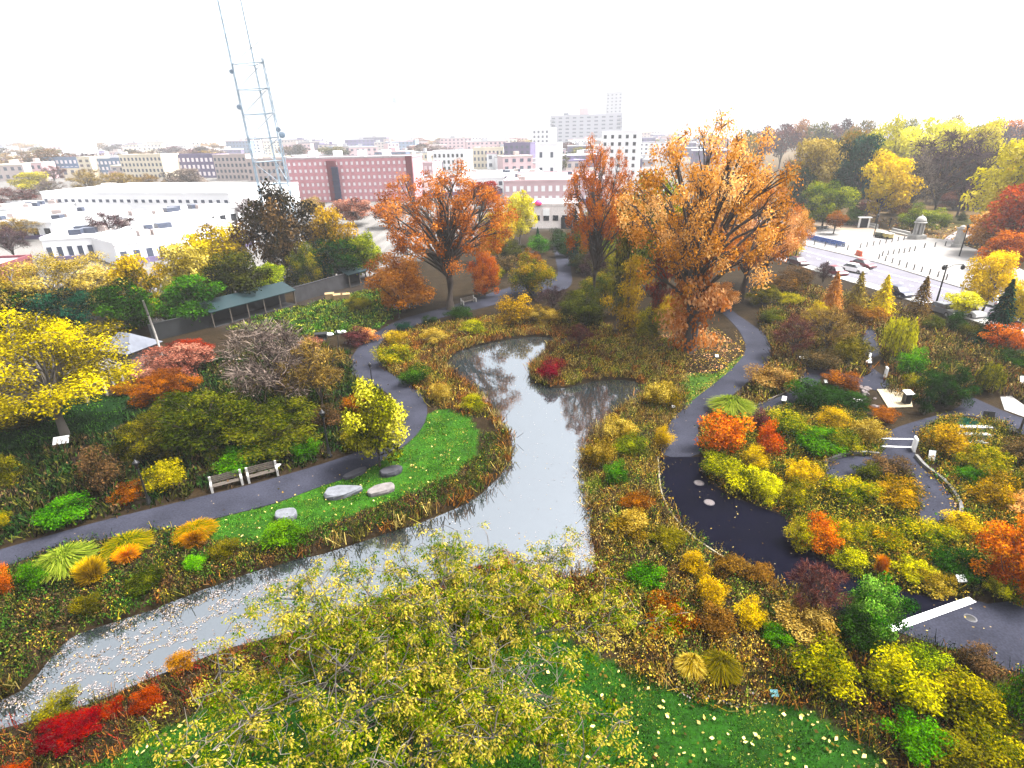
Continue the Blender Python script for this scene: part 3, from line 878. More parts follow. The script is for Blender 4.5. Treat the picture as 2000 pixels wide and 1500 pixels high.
tufts('perennials', 'mixed yellow and green low planting between the dark path and the looping garden path', 'ground cover',
      [[(1370, 820), (1470, 790), (1640, 800), (1720, 830), (1715, 890), (1640, 888), (1605, 905), (1615, 945), (1700, 945), (1780, 925), (1792, 1030), (1862, 1020), (1880, 990), (1810, 905), (1790, 850), (1850, 815), (1960, 830), (2060, 880), (2060, 1160), (1900, 1165), (1800, 1160), (1640, 1112), (1560, 1045), (1530, 1005), (1430, 965), (1375, 920)]],
      9, ['mossy', 'autumngreen', 'lime', 'gold', 'autumngreen', 'green', 'mixed', 'lime', 'mixed'], (.3, .85), 7, .025, 5.0, 37, 3.4, .5, .13)
tufts('perennials', 'brown and olive planting in the lower right corner below the grey path', 'ground cover',
      [[(1500, 1190), (1620, 1190), (1740, 1240), (1840, 1268), (1960, 1312), (2080, 1330), (2080, 1600), (1780, 1560), (1720, 1475), (1640, 1420), (1560, 1378), (1500, 1370)]],
      11, ['brown', 'mossy', 'olive', 'dark', 'autumngreen', 'rust'], (.3, .8), 7, .03, 2.2, 38, 2.5, .4, .09)
tufts('perennials', 'brown and red streaked planting on the near bank of the pond at lower left', 'ground cover',
      [[(-40, 1435), (107, 1395), (253, 1348), (400, 1285), (560, 1240), (700, 1186), (900, 1118), (1000, 1108), (1160, 1130), (1230, 1240), (1000, 1210), (700, 1230), (480, 1350), (300, 1430), (200, 1490), (-40, 1540)]],
      18, ['mossy', 'olive', 'brown', 'brownmix', 'red', 'mossy', 'rust'], (.2, .6), 8, .025, 1.4, 39, 2.2, .35, .07)
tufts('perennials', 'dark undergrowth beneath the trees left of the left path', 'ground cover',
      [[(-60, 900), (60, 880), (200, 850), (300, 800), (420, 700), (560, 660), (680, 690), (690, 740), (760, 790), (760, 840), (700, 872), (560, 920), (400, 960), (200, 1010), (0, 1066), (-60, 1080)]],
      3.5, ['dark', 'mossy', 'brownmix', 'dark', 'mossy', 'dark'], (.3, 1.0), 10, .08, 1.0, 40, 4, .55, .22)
tufts('vegetable_rows', 'green vegetable plants growing in the sunny kitchen garden by the long shelter', 'vegetables',
      [[(440, 640), (520, 615), (640, 585), (760, 560), (790, 600), (740, 640), (640, 655), (520, 650)]], 3.0, ['green', 'bright', 'yellowgreen', 'mossy', 'yellowgreen'], (.15, .55), 10, .10, .9, 41, 3, .6, .28)
tufts('reeds', 'straw and rust reeds lining the right edge of the pond', 'reeds',
      [[(1262, 770), (1222, 806), (1186, 832), (1158, 862), (1143, 888), (1140, 922), (1154, 960), (1163, 1030), (1172, 1080), (1182, 1130), (1090, 1140), (1010, 1116), (1010, 1100), (1090, 1122), (1160, 1118), (1152, 1070), (1143, 1020), (1136, 960), (1124, 922), (1128, 884), (1144, 858), (1176, 826), (1210, 800), (1245, 772)]],
      14, ['haygold', 'brown', 'olive', 'rust', 'haygold'], (.35, .8), 10, .03, 1.0, 42, 2.5, .4, .10)
litter('fallen_leaves', 'pale fallen leaves scattered over the dark green lawn in the foreground', [LAWN3], 5.0, ['tan', 'paleyellow', 'paleyellow'], .17, .13, 51)
litter('fallen_leaves', 'small yellow fallen leaves on the bright green lawn beside the pond', [LAWN1], 2.4, ['paleyellow', 'haygold'], .14, .13, 52)
litter('fallen_leaves', 'tan fallen leaves lying along the edges of the left path', [[(-60, 1110), (112, 1060), (350, 1015), (560, 950), (720, 895), (770, 830), (740, 770), (690, 730), (700, 690), (760, 640), (740, 690), (790, 760), (835, 800), (760, 890), (550, 980), (212, 1056), (0, 1110)]], .5, ['tan', 'paleyellow', 'haygold'], .16, .045, 53)
def floatmask(P):
    m = noise2(P, 3.0, 77) + .8 * noise2(P, .9, 78)
    px = proj(np.c_[P, 0 * P[:, 0] + WZ])
    left = np.clip((620 - px[0]) / 300, 0, 1)
    edge = np.zeros(len(P))
    corner = inside(np.stack([px[0], px[1]], 1), [(1060, 1090), (1130, 1045), (1160, 1010), (1175, 1140), (1000, 1130), (960, 1098)])
    return ((m > .95 - 1.0 * left) & (left > .03)) | (corner & (m > -1.4)) | (RNG.random(len(P)) < .012)
litter('floating_leaves', 'pale pink and tan leaves drifting in patches on the pond surface', [POND_PX], 150, ['blush', 'blush', 'tan', 'blush'], .075, WZ + .012, 54, False, floatmask, .06, WZ, 'floating leaves')
litter('leaf_litter', 'orange and tan leaf litter under the giant orange oak', [[(1230, 690), (1300, 640), (1400, 640), (1450, 680), (1420, 720), (1340, 740), (1270, 720)]], 30, ['oak', 'haygold', 'tan', 'gold'], .13, .06, 55)
litter('leaf_litter', 'tan leaf litter on the park ground beyond the plaza', [[(1600, 430), (1700, 425), (1800, 430), (1900, 440), (1960, 480), (1990, 590), (1905, 488), (1850, 468), (1775, 460), (1675, 438)]], 1.2, ['haygold', 'tan', 'oak'], .5, .06, 56, True)

litter('fallen_leaves', 'orange leaf drift along the curved stone kerb of the looping path', [[(1800, 905), (1838, 930), (1866, 966), (1878, 1000), (1862, 1016), (1852, 985), (1825, 945), (1795, 915)]], 26, ['oak', 'rust', 'tan', 'gold'], .13, .05, 57)
litter('fallen_leaves', 'golden leaf drift along the inner edge of the right path', [[(1288, 900), (1290, 868), (1306, 826), (1330, 798), (1362, 773), (1400, 744), (1426, 722), (1452, 697), (1459, 676), (1440, 645), (1432, 650), (1446, 678), (1438, 698), (1410, 724), (1350, 770), (1318, 798), (1296, 826), (1280, 868), (1278, 900)]], 20, ['haygold', 'gold', 'tan'], .13, .05, 58)
litter('fallen_leaves', 'tan leaf strip along the left edge of the new dark path', [[(1282, 900), (1290, 968), (1311, 1010), (1352, 1050), (1397, 1081), (1505, 1130), (1500, 1120), (1404, 1072), (1360, 1042), (1322, 1004), (1301, 966), (1295, 900)]], 16, ['haygold', 'tan', 'olive'], .12, .05, 59)
litter('fallen_leaves', 'stray yellow leaves on the dark and grey paths at right', [[(1290, 893), (1370, 893), (1550, 1030), (1640, 1116), (1900, 1170), (2100, 1110), (2100, 1330), (1740, 1230), (1500, 1120), (1300, 970)]], .8, ['paleyellow', 'tan'], .10, .045, 60)
litter('leaf_litter', 'tan leaf litter between the meadow and the dark lawn at lower right', [[(1320, 1345), (1440, 1350), (1520, 1345), (1560, 1372), (1440, 1388), (1330, 1372)]], 45, ['tan', 'blush', 'haygold', 'rust'], .11, .10, 61)

# ---------------------------------------------------------------- trees and shrubs: kind, name, base x, base y, top y, width, palette, label (picture units of the 2000 x 1500 photograph)
PK = 'trees of the park beyond the plaza'
for a in [
    ('round', 'pine_tree', 1655, 432, 256, 82, 'pine', 'blue-green pine towering behind the plaza, left of the bright yellow tree'),
    ('round', 'maple_tree', 1710, 437, 284, 112, 'sunyellow', 'bright yellow tree with two dark trunks standing behind the plaza'),
    ('round', 'maple_tree', 1605, 446, 350, 92, 'yellowgreen', 'light green round tree behind the blue bicycles'),
    ('small', 'young_tree', 1627, 458, 412, 44, 'rust', 'small rust coloured tree planted in the tan paving of the plaza'),
    ('mass', 'leafy_tree', 1796, 457, 388, 92, 'yellowgreen', 'yellow-green leafy tree right behind the domed stone pavilion'),
    ('bare', 'bare_tree', 1822, 428, 248, 170, 'purple', 'large bare purple-grey tree to the right of the bright yellow tree'),
    ('bare', 'bare_tree', 1770, 434, 292, 90, 'greytwig', 'pale grey bare tree between the bright yellow tree and the domed stone pavilion'),
    ('round', 'autumn_tree', 1800, 384, 227, 130, 'sunlemon', 'pale yellow treetop standing highest behind the bare purple-grey tree'),
    ('round', 'autumn_tree', 1712, 384, 229, 96, 'sunlemon', 'lemon-yellow treetop behind the bright yellow tree and the pine'),
    ('round', 'autumn_tree', 1885, 396, 236, 100, 'sunlemon', 'lemon-yellow treetop right of the bare purple-grey tree'),
    ('round', 'autumn_tree', 1952, 474, 262, 150, 'sunlemon', 'tall yellow tree above the dark red tree at the right edge'),
    ('round', 'autumn_tree', 2010, 440, 250, 110, 'sungold', 'golden treetop at the right edge above the tall yellow tree'),
    ('round', 'maple_tree', 1985, 505, 345, 130, 'sunred', 'dark red tree at the right edge beside the plaza'),
    ('round', 'autumn_tree', 1930, 497, 400, 105, 'oak', 'orange-brown tree standing beside the stone column at the end of the plaza'),
    ('round', 'autumn_tree', 1960, 535, 452, 90, 'oakred', 'orange-red tree under the dark red tree at the right edge'),
    ('round', 'street_tree', 1917, 612, 488, 86, 'sungold', 'golden street tree with a thin dark trunk at the right end of the street'),
    ('small', 'street_tree', 1880, 622, 562, 76, 'sunlemon', 'pale yellow street tree behind the parked cars at the right end of the street'),
    ('round', 'street_tree', 1990, 650, 540, 76, 'sunyellow', 'yellow street tree at the right edge above the tall dark conifer'),
    ('column', 'evergreen_tree', 1553, 428, 328, 46, 'dark', 'dark green upright tree next to the right side of the giant orange oak'),
    ('column', 'evergreen_tree', 1580, 440, 372, 34, 'pine', 'narrow dark green tree between the light green tree and the giant orange oak'),
    ('round', 'autumn_tree', 1572, 422, 264, 112, 'paleyellow', 'pale orange-yellow tree rising between the giant orange oak and the pine'),
    ('shrub', 'evergreen_shrub', 1660, 444, 398, 50, 'green', 'green shrub at the foot of the blue-green pine'),
    ('shrub', 'evergreen_shrub', 1841, 448, 424, 20, 'dark', 'dark green round shrub on the park lawn, right of the domed stone pavilion'),
    ('shrub', 'evergreen_shrub', 1877, 437, 412, 26, 'dark', 'dark green shrub on the park lawn, nearest the stone column'),
    ('bare', 'bare_tree', 1868, 424, 300, 90, 'plum', 'reddish brown bare tree between the bare purple-grey tree and the tall yellow tree'),
    ('round', 'autumn_tree', 1640, 400, 250, 80, 'mixed', 'dull green-brown treetop left of the blue-green pine'),
    ('small', 'autumn_tree', 1760, 445, 395, 46, 'brown', 'low brown tree left of the yellow-green leafy tree on the plaza'),
    ('shrub', 'hedge_shrub', 1612, 436, 408, 40, 'mossy', 'low dull green shrub behind the concrete bench on the plaza'),
    ('mass', 'understory_shrub', 1690, 425, 385, 60, 'plum', 'purple-brown understory shrub behind the trunks of the bright yellow tree'),
    ('mass', 'understory_shrub', 1745, 422, 375, 70, 'brownmix', 'brown understory shrub left of the bare purple-grey tree'),
    ('mass', 'understory_shrub', 1860, 412, 365, 80, 'plum', 'maroon understory shrub behind the park lawn'),
    ('mass', 'understory_shrub', 1905, 410, 360, 80, 'brownmix', 'brown understory shrub behind the stone column'),
    ('mass', 'understory_shrub', 1560, 418, 350, 80, 'mossy', 'dark olive understory beside the dark upright tree'),
    ('mass', 'understory_shrub', 1625, 415, 340, 80, 'mossy', 'dark olive understory between the light green tree and the pine'),
    ('mass', 'autumn_tree', 1830, 400, 290, 90, 'tan', 'tan-coloured tree mixed into the bare purple-grey tree'),
    ('mass', 'autumn_tree', 1925, 400, 300, 90, 'autumngreen', 'green-gold tree behind the tall yellow tree'),
    ('bare', 'bare_tree', 1545, 420, 300, 70, 'greytwig', 'bare pale tree hidden beside the top of the dark upright tree'),
]:
    plant(*a, group=PK, grow=1.0)

for i, (x, by, ty, w, pal) in enumerate([(1480, 340, 250, 60, 'purple'), (1520, 335, 244, 60, 'plum'), (1555, 330, 240, 55, 'rust'), (1590, 335, 240, 60, 'olive'), (1630, 330, 236, 60, 'plum'), (1665, 335, 238, 60, 'mixed'),
                                        (1840, 335, 236, 60, 'autumngreen'), (1900, 335, 244, 70, 'pine'), (1930, 340, 240, 70, 'purple'), (1965, 335, 236, 70, 'oakred'), (2000, 340, 238, 70, 'plum'), (1755, 335, 234, 60, 'autumngreen'), (1450, 345, 258, 55, 'mixed')]):
    plant('small', 'distant_tree', x, by, ty, w, pal, 'hazy treetop on the skyline of the wooded park at upper right', group='treetops on the park skyline')

CT = 'tall trees around the head of the pond'
OAK = plant('oak', 'oak_tree', 1342, 690, 224, 308, 'oak', 'giant orange oak with spreading dark limbs, tallest tree in the middle', CT, variant=0)
for a in [
    ('oak', 'oak_tree', 1446, 590, 345, 185, 'oak', 'orange oak with a straight dark trunk just right of the giant oak', CT),
    ('column', 'oak_tree', 1350, 686, 430, 150, 'oak', 'dense orange young oak standing at the foot of the giant oak', CT),
    ('oak', 'oak_tree', 1160, 602, 268, 128, 'oakred', 'red-orange oak leaning out left of the giant oak', CT),
    ('column', 'vine_clad_tree', 1218, 620, 385, 72, 'olive', 'trunk wrapped in yellow-brown vines beside the red-orange oak', CT),
    ('column', 'young_tree', 1222, 650, 500, 70, 'gold', 'gold and brown tree in front of the vine-wrapped trunk', CT),
    ('oak', 'oak_tree', 880, 604, 318, 262, 'oakbrown', 'broad rust orange oak left of the pond head with twisted dark limbs', CT),
    ('mass', 'oak_sapling', 790, 622, 455, 160, 'oakbrown', 'dense brownish orange oak under the left side of the broad rust oak', CT),
    ('mass', 'oak_sapling', 948, 585, 478, 74, 'oakred', 'dense red-orange young oak under the right side of the broad rust oak', CT),
    ('round', 'leafy_tree', 1272, 570, 345, 130, 'yellowgreen', 'yellow-green tree between the red-orange oak and the giant oak', CT),
    ('round', 'leafy_tree', 1168, 525, 408, 90, 'yellowgreen', 'light green tree left of the vine-wrapped trunk', CT),
    ('column', 'red_shrub', 1285, 610, 478, 52, 'red', 'narrow dark red tree left of the trunk of the giant oak', CT),
    ('mass', 'evergreen_shrub', 1140, 652, 545, 125, 'mossy', 'broad dark green shrub at the head of the pond', CT),
    ('shrub', 'yellow_shrub', 1262, 678, 590, 72, 'lime', 'lime-yellow shrub left of the foot of the giant oak', CT),
    ('conifer', 'conifer_tree', 1128, 518, 436, 48, 'pine', 'dark green conifer beside the straight pale path behind the pond', CT),
    ('conifer', 'conifer_tree', 1122, 470, 403, 26, 'pine', 'thin dark conifer in front of the low pale building', CT),
    ('conifer', 'conifer_tree', 1050, 474, 442, 18, 'pine', 'tiny dark conifer right of the lemon yellow tree', CT),
    ('round', 'ginkgo_tree', 1015, 476, 370, 62, 'sunlemon', 'small lemon yellow tree behind the broad rust oak', CT),
    ('mass', 'mixed_shrub', 1040, 586, 478, 98, 'mixed', 'round green and rust tree left of the straight pale path', CT),
    ('shrub', 'yellow_shrub', 1005, 645, 562, 90, 'gold', 'golden shrub at the pond head right of the broad rust oak', CT),
    ('bare', 'bare_shrub', 1160, 570, 486, 66, 'purple', 'bare purple shrub right of the straight pale path', CT),
    ('round', 'autumn_tree', 972, 514, 400, 80, 'gold', 'yellow-orange tree behind the right side of the broad rust oak', CT),
    ('shrub', 'evergreen_shrub', 1092, 490, 440, 60, 'dark', 'dark green shrub in front of the dark doorway of the low pale building', CT),
    ('shrub', 'evergreen_shrub', 1055, 500, 455, 56, 'green', 'green shrub between the lemon yellow tree and the dark conifer', CT),
    ('shrub', 'mixed_shrub', 985, 545, 490, 60, 'brownmix', 'brown shrub below the yellow-orange tree', CT),
    ('shrub', 'yellow_shrub', 925, 660, 618, 66, 'lime', 'yellow shrub on the bank below the broad rust oak', CT),
    ('shrub', 'evergreen_shrub', 898, 632, 590, 74, 'dark', 'very dark rounded evergreen at the trunk of the broad rust oak', CT),
    ('shrub', 'evergreen_shrub', 790, 652, 622, 44, 'pine', 'blue-green shrub where the left path bends behind the pond', CT),
    ('shrub', 'evergreen_shrub', 838, 642, 612, 40, 'dark', 'small dark green shrub left of the very dark rounded evergreen', CT),
    ('shrub', 'yellow_shrub', 1230, 655, 590, 60, 'haygold', 'tan-gold shrub left of the lime-yellow shrub', CT),
    ('bare', 'bare_shrub', 1130, 690, 632, 60, 'plum', 'small bare reddish tree on the peninsula in the pond', CT),
    ('bare', 'bare_shrub', 1080, 610, 560, 70, 'purple', 'bare purple-brown bush at the end of the straight pale path', CT),
    ('shrub', 'red_shrub', 1075, 748, 690, 66, 'crimson', 'crimson shrub on the tip of the peninsula in the pond', CT),
    ('round', 'leafy_tree', 1215, 505, 370, 90, 'autumngreen', 'dull green tree rising behind the red-orange oak', CT),
    ('bare', 'bare_tree', 1330, 610, 420, 130, 'brown', 'brown leafless understory tree behind the giant orange oak', CT),
    ('mass', 'evergreen_shrub', 1105, 505, 452, 60, 'dark', 'dark shrub mass beside the low pale building doorway'),
    ('mass', 'leafy_shrub', 1000, 520, 462, 70, 'mossy', 'dull green bush below the lemon yellow tree'),
    ('mass', 'mixed_shrub', 960, 560, 505, 60, 'autumngreen', 'green-gold bush right of the broad rust oak, by the far path'),
    ('mass', 'orange_shrub', 1035, 530, 478, 56, 'rust', 'rust bush above the round green and rust tree'),
    ('mass', 'leafy_shrub', 1170, 590, 515, 90, 'autumngreen', 'green-gold bush behind the broad dark green shrub'),
    ('mass', 'leafy_shrub', 1145, 540, 480, 70, 'mossy', 'dull green bush right of the dark green conifer'),
    ('mass', 'leafy_shrub', 1190, 555, 470, 80, 'lime', 'yellow-green bush below the light green tree'),
    ('mass', 'leafy_shrub', 1060, 640, 585, 80, 'haygold', 'straw-gold bush at the very head of the pond'),
    ('mass', 'leafy_shrub', 1310, 640, 560, 90, 'gold', 'golden bush directly behind the trunk of the giant oak'),
    ('mass', 'leafy_shrub', 1400, 610, 540, 90, 'oak', 'orange bush between the trunks of the two oaks'),
    ('mass', 'leafy_shrub', 1490, 600, 545, 80, 'olive', 'olive bush right of the straight dark oak trunk'),
    ('mass', 'leafy_shrub', 700, 610, 568, 60, 'lime', 'yellow-green bush on the far side of the kitchen garden'),
    ('mass', 'oak_sapling', 1545, 500, 395, 80, 'oak', 'orange tree at the left end of the street below the dark upright tree'),
]:
    plant(*a[:8], group=CT)

LB = 'trees along the boundary of the kitchen garden'
for a in [
    ('round', 'beech_tree', 562, 555, 356, 140, 'brownmix', 'tall dense brown-purple tree above the long teal-roofed shelter'),
    ('round', 'autumn_tree', 655, 545, 405, 100, 'gold', 'gold and olive tree right of the tall brown-purple tree'),
    ('round', 'evergreen_tree', 668, 552, 462, 104, 'dark', 'dark green tree mass behind the grey wall of the kitchen garden'),
    ('round', 'leafy_tree', 715, 545, 448, 74, 'yellowgreen', 'light yellow-green tree left of the broad rust oak'),
    ('round', 'autumn_tree', 445, 560, 436, 125, 'yellow', 'brilliant yellow tree left of the tall brown-purple tree'),
    ('vase', 'autumn_tree', 150, 640, 486, 215, 'paleyellow', 'wide pale yellow tree with branches showing, in front of the white roofs'),
    ('round', 'autumn_tree', 285, 625, 497, 110, 'gold', 'golden yellow tree between the wide pale yellow tree and the brilliant yellow tree'),
    ('round', 'autumn_tree', 375, 605, 470, 105, 'paleyellow', 'soft orange-yellow tree left of the brilliant yellow tree'),
    ('round', 'evergreen_tree', 20, 665, 545, 170, 'dark', 'dark blue-green tree at the left edge above the big yellow elm'),
    ('round', 'evergreen_tree', 140, 665, 562, 110, 'pine', 'dark green tree peeking over the top of the big yellow elm'),
    ('round', 'leafy_tree', 262, 655, 546, 122, 'green', 'deep green tree behind the leaning white pole'),
    ('round', 'leafy_tree', 388, 634, 536, 112, 'green', 'mid green tree to the right of the leaning white pole'),
    ('round', 'leafy_tree', 478, 600, 492, 122, 'mossy', 'dull green tree behind the left half of the long teal-roofed shelter'),
    ('round', 'leafy_tree', 530, 584, 508, 78, 'yellowgreen', 'yellow-green bushy tree behind the middle of the long teal-roofed shelter'),
    ('shrub', 'mixed_shrub', 580, 566, 500, 72, 'autumngreen', 'green and gold shrub behind the right end of the long teal-roofed shelter'),
    ('shrub', 'leafy_shrub', 630, 556, 512, 66, 'mossy', 'olive shrub over the grey wall of the kitchen garden'),
    ('mass', 'autumn_tree', 205, 628, 512, 115, 'gold', 'golden bushy tree under the right side of the wide pale yellow tree'),
    ('mass', 'autumn_tree', 62, 640, 508, 110, 'gold', 'golden bushy tree at the left edge above the dark blue-green tree'),
    ('mass', 'leafy_tree', 330, 640, 545, 95, 'autumngreen', 'green-gold bushy tree between the deep green and the mid green trees'),
    ('mass', 'autumn_tree', 415, 600, 474, 110, 'yellow', 'clear yellow bushy tree at the foot of the brilliant yellow tree'),
    ('mass', 'leafy_tree', 602, 568, 462, 80, 'autumngreen', 'green-gold bushy tree below the tall brown-purple tree'),
    ('mass', 'leafy_tree', 695, 548, 440, 80, 'lime', 'yellow-green bushy tree above the short teal-roofed shelter'),
]:
    plant(*a, group=LB)
LN = 'plants left of the left path'
for a in [
    ('vase', 'elm_tree', 128, 850, 590, 285, 'elm', 'big yellow elm with a fan of pale limbs at the left edge'),
    ('mass', 'maple_shrub', 374, 705, 645, 100, 'red', 'dark red dome-shaped maple beside the leaning white pole'),
    ('mass', 'pink_shrub', 352, 748, 668, 165, 'pink', 'dusty pink-red shrub in front of the dark red dome-shaped maple'),
    ('mass', 'orange_shrub', 330, 795, 700, 140, 'rust', 'orange-brown shrub below the dusty pink-red shrub'),
    ('bare', 'bare_tree', 555, 800, 632, 215, 'greytwig', 'wide bare grey tree with twiggy branches left of the left path'),
    ('bare', 'bare_tree', 630, 800, 660, 130, 'tan', 'tan half-bare tree between the wide bare grey tree and the left path'),
    ('mass', 'olive_tree', 410, 905, 715, 235, 'mossy', 'broad dark olive tree left of the wide bare grey tree'),
    ('mass', 'olive_tree', 545, 898, 745, 230, 'mossy', 'broad dark olive tree behind the two benches'),
    ('mass', 'olive_shrub', 315, 905, 765, 150, 'olive', 'olive-brown shrub left of the broad dark olive trees'),
    ('round', 'magnolia_tree', 742, 912, 752, 128, 'limemix', 'yellow-green small tree leaning over the bend of the left path'),
    ('shrub', 'purple_shrub', 215, 978, 850, 110, 'brownmix', 'dark brown-purple shrub left of the leaning black lamp post'),
    ('shrub', 'yellow_shrub', 335, 975, 880, 105, 'lime', 'yellow-green leafy shrub between the leaning lamp post and the benches'),
    ('shrub', 'green_shrub', 470, 935, 868, 105, 'bright', 'bright green leafy shrub directly behind the two benches'),
    ('shrub', 'green_shrub', 130, 1040, 975, 125, 'green', 'green leafy shrub at the edge of the left path in the lower left'),
    ('shrub', 'green_shrub', 600, 905, 848, 80, 'green', 'green shrub at the path edge right of the benches'),
    ('shrub', 'olive_shrub', 20, 965, 872, 95, 'olive', 'olive shrub at the left edge below the white sign'),
    ('shrub', 'green_shrub', 10, 1040, 985, 60, 'autumngreen', 'small green and rust shrub at the left edge above the path'),
    ('shrub', 'rust_shrub', 255, 990, 950, 80, 'rust', 'low rust plant around the base of the leaning lamp post'),
    ('shrub', 'rust_shrub', 700, 820, 762, 70, 'rust', 'rust red shrub peeking behind the yellow-green small tree'),
    ('shrub', 'maroon_shrub', 700, 680, 632, 70, 'plum', 'maroon shrub on the outside of the far bend of the left path'),
    ('shrub', 'orange_shrub', 718, 672, 640, 60, 'oak', 'orange shrub next to the maroon shrub at the far bend of the left path'),
    ('shrub', 'orange_shrub', 250, 775, 735, 60, 'rust', 'low orange-rust bush at the foot of the white pergola posts'),
    ('shrub', 'olive_shrub', 640, 845, 775, 90, 'brownmix', 'brown shrub left of the yellow-green small tree'),
    ('shrub', 'yellow_shrub', 700, 890, 835, 90, 'olive', 'olive-yellow low shrub under the yellow-green small tree'),
    ('shrub', 'olive_shrub', 60, 850, 770, 130, 'olive', 'olive undergrowth shrub below the trunk of the big yellow elm'),
    ('shrub', 'olive_shrub', 560, 770, 700, 110, 'olive', 'olive foliage under the branches of the wide bare grey tree'),
    ('shrub', 'pink_shrub', 612, 690, 650, 60, 'pink', 'small pink shrub at the near end of the kitchen garden'),
    ('shrub', 'dark_shrub', 300, 900, 840, 110, 'dark', 'very dark green shrub right of the shaded lawn'),
]:
    plant(*a, group=LN)
BK = 'clumps on the bank between left path and pond'
for a in [
    ('fountain', 'grass_clump', 140, 1128, 1048, 110, 'palegreen', 'pale green fountain grass in the lower left beside the path'),
    ('fountain', 'grass_clump', 258, 1090, 1028, 90, 'autumngreen', 'yellow-green fountain grass right of the pale green one'),
    ('upright', 'grass_clump', 256, 1106, 1062, 62, 'fire', 'red-orange tuft glowing below the yellow-green fountain grass'),
    ('upright', 'grass_clump', 190, 1150, 1082, 75, 'gold', 'orange-gold tuft left of the red-orange tuft'),
    ('fountain', 'grass_clump', 388, 1062, 1020, 80, 'mixed', 'yellow-gold clump closest to the two benches on the bank'),
    ('upright', 'grass_clump', 385, 1076, 1040, 62, 'rust', 'rusty orange clump in front of the yellow-gold clump'),
    ('shrub', 'red_shrub', 8, 1175, 1085, 75, 'salmon', 'red shrub cut by the left edge just below the path'),
    ('shrub', 'green_shrub', 80, 1160, 1082, 80, 'green', 'dark green clump between the red shrub and the fountain grasses'),
    ('shrub', 'green_shrub', 388, 1122, 1076, 60, 'bright', 'fresh green clump on the bank below the rusty clump'),
    ('shrub', 'mossy_shrub', 290, 1165, 1108, 90, 'mossy', 'dark olive clump on the lower bank left of the fresh green clump'),
    ('shrub', 'olive_shrub', 445, 1105, 1048, 70, 'olive', 'olive-tan clump right of the rusty clump'),
    ('shrub', 'yellow_shrub', 180, 1210, 1150, 70, 'olive', 'yellowish clump low on the bank above the water'),
    ('shrub', 'green_shrub', 560, 1082, 1040, 110, 'bright', 'bright green ground plants below the pale grey rock'),
    ('shrub', 'yellow_shrub', 862, 795, 735, 62, 'haygold', 'straw-yellow rounded bush between left path and pond'),
    ('shrub', 'green_shrub', 812, 760, 700, 74, 'green', 'green bush along the inner side of the left path bend'),
    ('shrub', 'rust_shrub', 770, 722, 660, 90, 'autumngreen', 'green and orange bush at the narrow far bend of the left path'),
    ('shrub', 'gold_shrub', 775, 682, 638, 60, 'gold', 'small golden bush on the far side of the path bend'),
    ('shrub', 'yellow_shrub', 925, 812, 762, 62, 'lime', 'yellow-green clump on the pond edge beyond the bright lawn'),
    ('shrub', 'gold_shrub', 850, 680, 640, 80, 'haygold', 'gold and rust clump at the upper left corner of the pond'),
]:
    plant(*a, group=BK)
RB = 'clumps on the bank right of the pond'
for a in [
    ('shrub', 'green_shrub', 1225, 900, 848, 62, 'yellowgreen', 'bright green clump on the bank right of the pond narrows'),
    ('shrub', 'green_shrub', 1205, 955, 905, 48, 'green', 'green clump at the pond edge below the bright green clump'),
    ('shrub', 'green_shrub', 1258, 1165, 1110, 75, 'green', 'green patch of leaves near the leaf-covered corner of the pond'),
    ('shrub', 'gold_shrub', 1350, 1140, 1080, 55, 'gold', 'golden orange clump beside the edge of the dark path'),
    ('shrub', 'grass_clump', 1385, 1200, 1130, 62, 'gold', 'gold grass clump below the golden orange clump'),
    ('shrub', 'gold_shrub', 1170, 925, 855, 60, 'haygold', 'straw-coloured shrub overhanging the right edge of the pond'),
    ('shrub', 'gold_shrub', 1215, 868, 815, 66, 'haygold', 'yellow-tan shrub on the point where the pond widens'),
    ('shrub', 'gold_shrub', 1290, 810, 745, 70, 'haygold', 'tan-gold clump between the pond cove and the right path'),
    ('shrub', 'brown_shrub', 1425, 1140, 1100, 70, 'brown', 'dark brown clump at the edge of the dark path'),
    ('shrub', 'brown_shrub', 1480, 1150, 1105, 60, 'brown', 'brown clump left of the purple-red shrub'),
    ('bare', 'purple_shrub', 1582, 1200, 1108, 110, 'plum', 'purple-red twiggy shrub spilling over the dark path'),
    ('shrub', 'tan_shrub', 1560, 1260, 1190, 100, 'tan', 'tan-leaved shrub below the purple-red twiggy shrub'),
    ('shrub', 'green_shrub', 1510, 1275, 1225, 60, 'green', 'green clump left of the tan-leaved shrub'),
    ('fountain', 'grass_clump', 1400, 1342, 1262, 80, 'olive', 'olive fountain grass near the corner of the dark lawn'),
    ('fountain', 'grass_clump', 1345, 1335, 1265, 60, 'haygold', 'straw-coloured fountain grass left of the olive fountain grass'),
    ('shrub', 'brown_shrub', 1300, 1250, 1180, 90, 'rust', 'rust-brown clump right of the foreground tree'),
    ('shrub', 'grass_clump', 1465, 1240, 1180, 60, 'gold', 'orange-gold tuft between the gold grass clump and the tan-leaved shrub'),
    ('shrub', 'brown_shrub', 1390, 1260, 1195, 80, 'brown', 'brown clump in the middle of the right bank'),
    ('shrub', 'olive_shrub', 1230, 1060, 1000, 80, 'haygold', 'tan clump above the leaf-covered corner of the pond'),
    ('shrub', 'olive_shrub', 1300, 1085, 1030, 70, 'olive', 'olive clump halfway between pond corner and dark path'),
    ('shrub', 'rust_shrub', 1240, 1010, 960, 60, 'rust', 'rust clump on the right bank above the tan clump'),
    ('shrub', 'gold_shrub', 1290, 885, 835, 40, 'gold', 'small gold clump touching the left edge of the right path'),
]:
    plant(*a, group=RB, grow=1.3 if a[0] == 'shrub' else 1.0)
RG = 'shrubs of the garden right of the dark path'
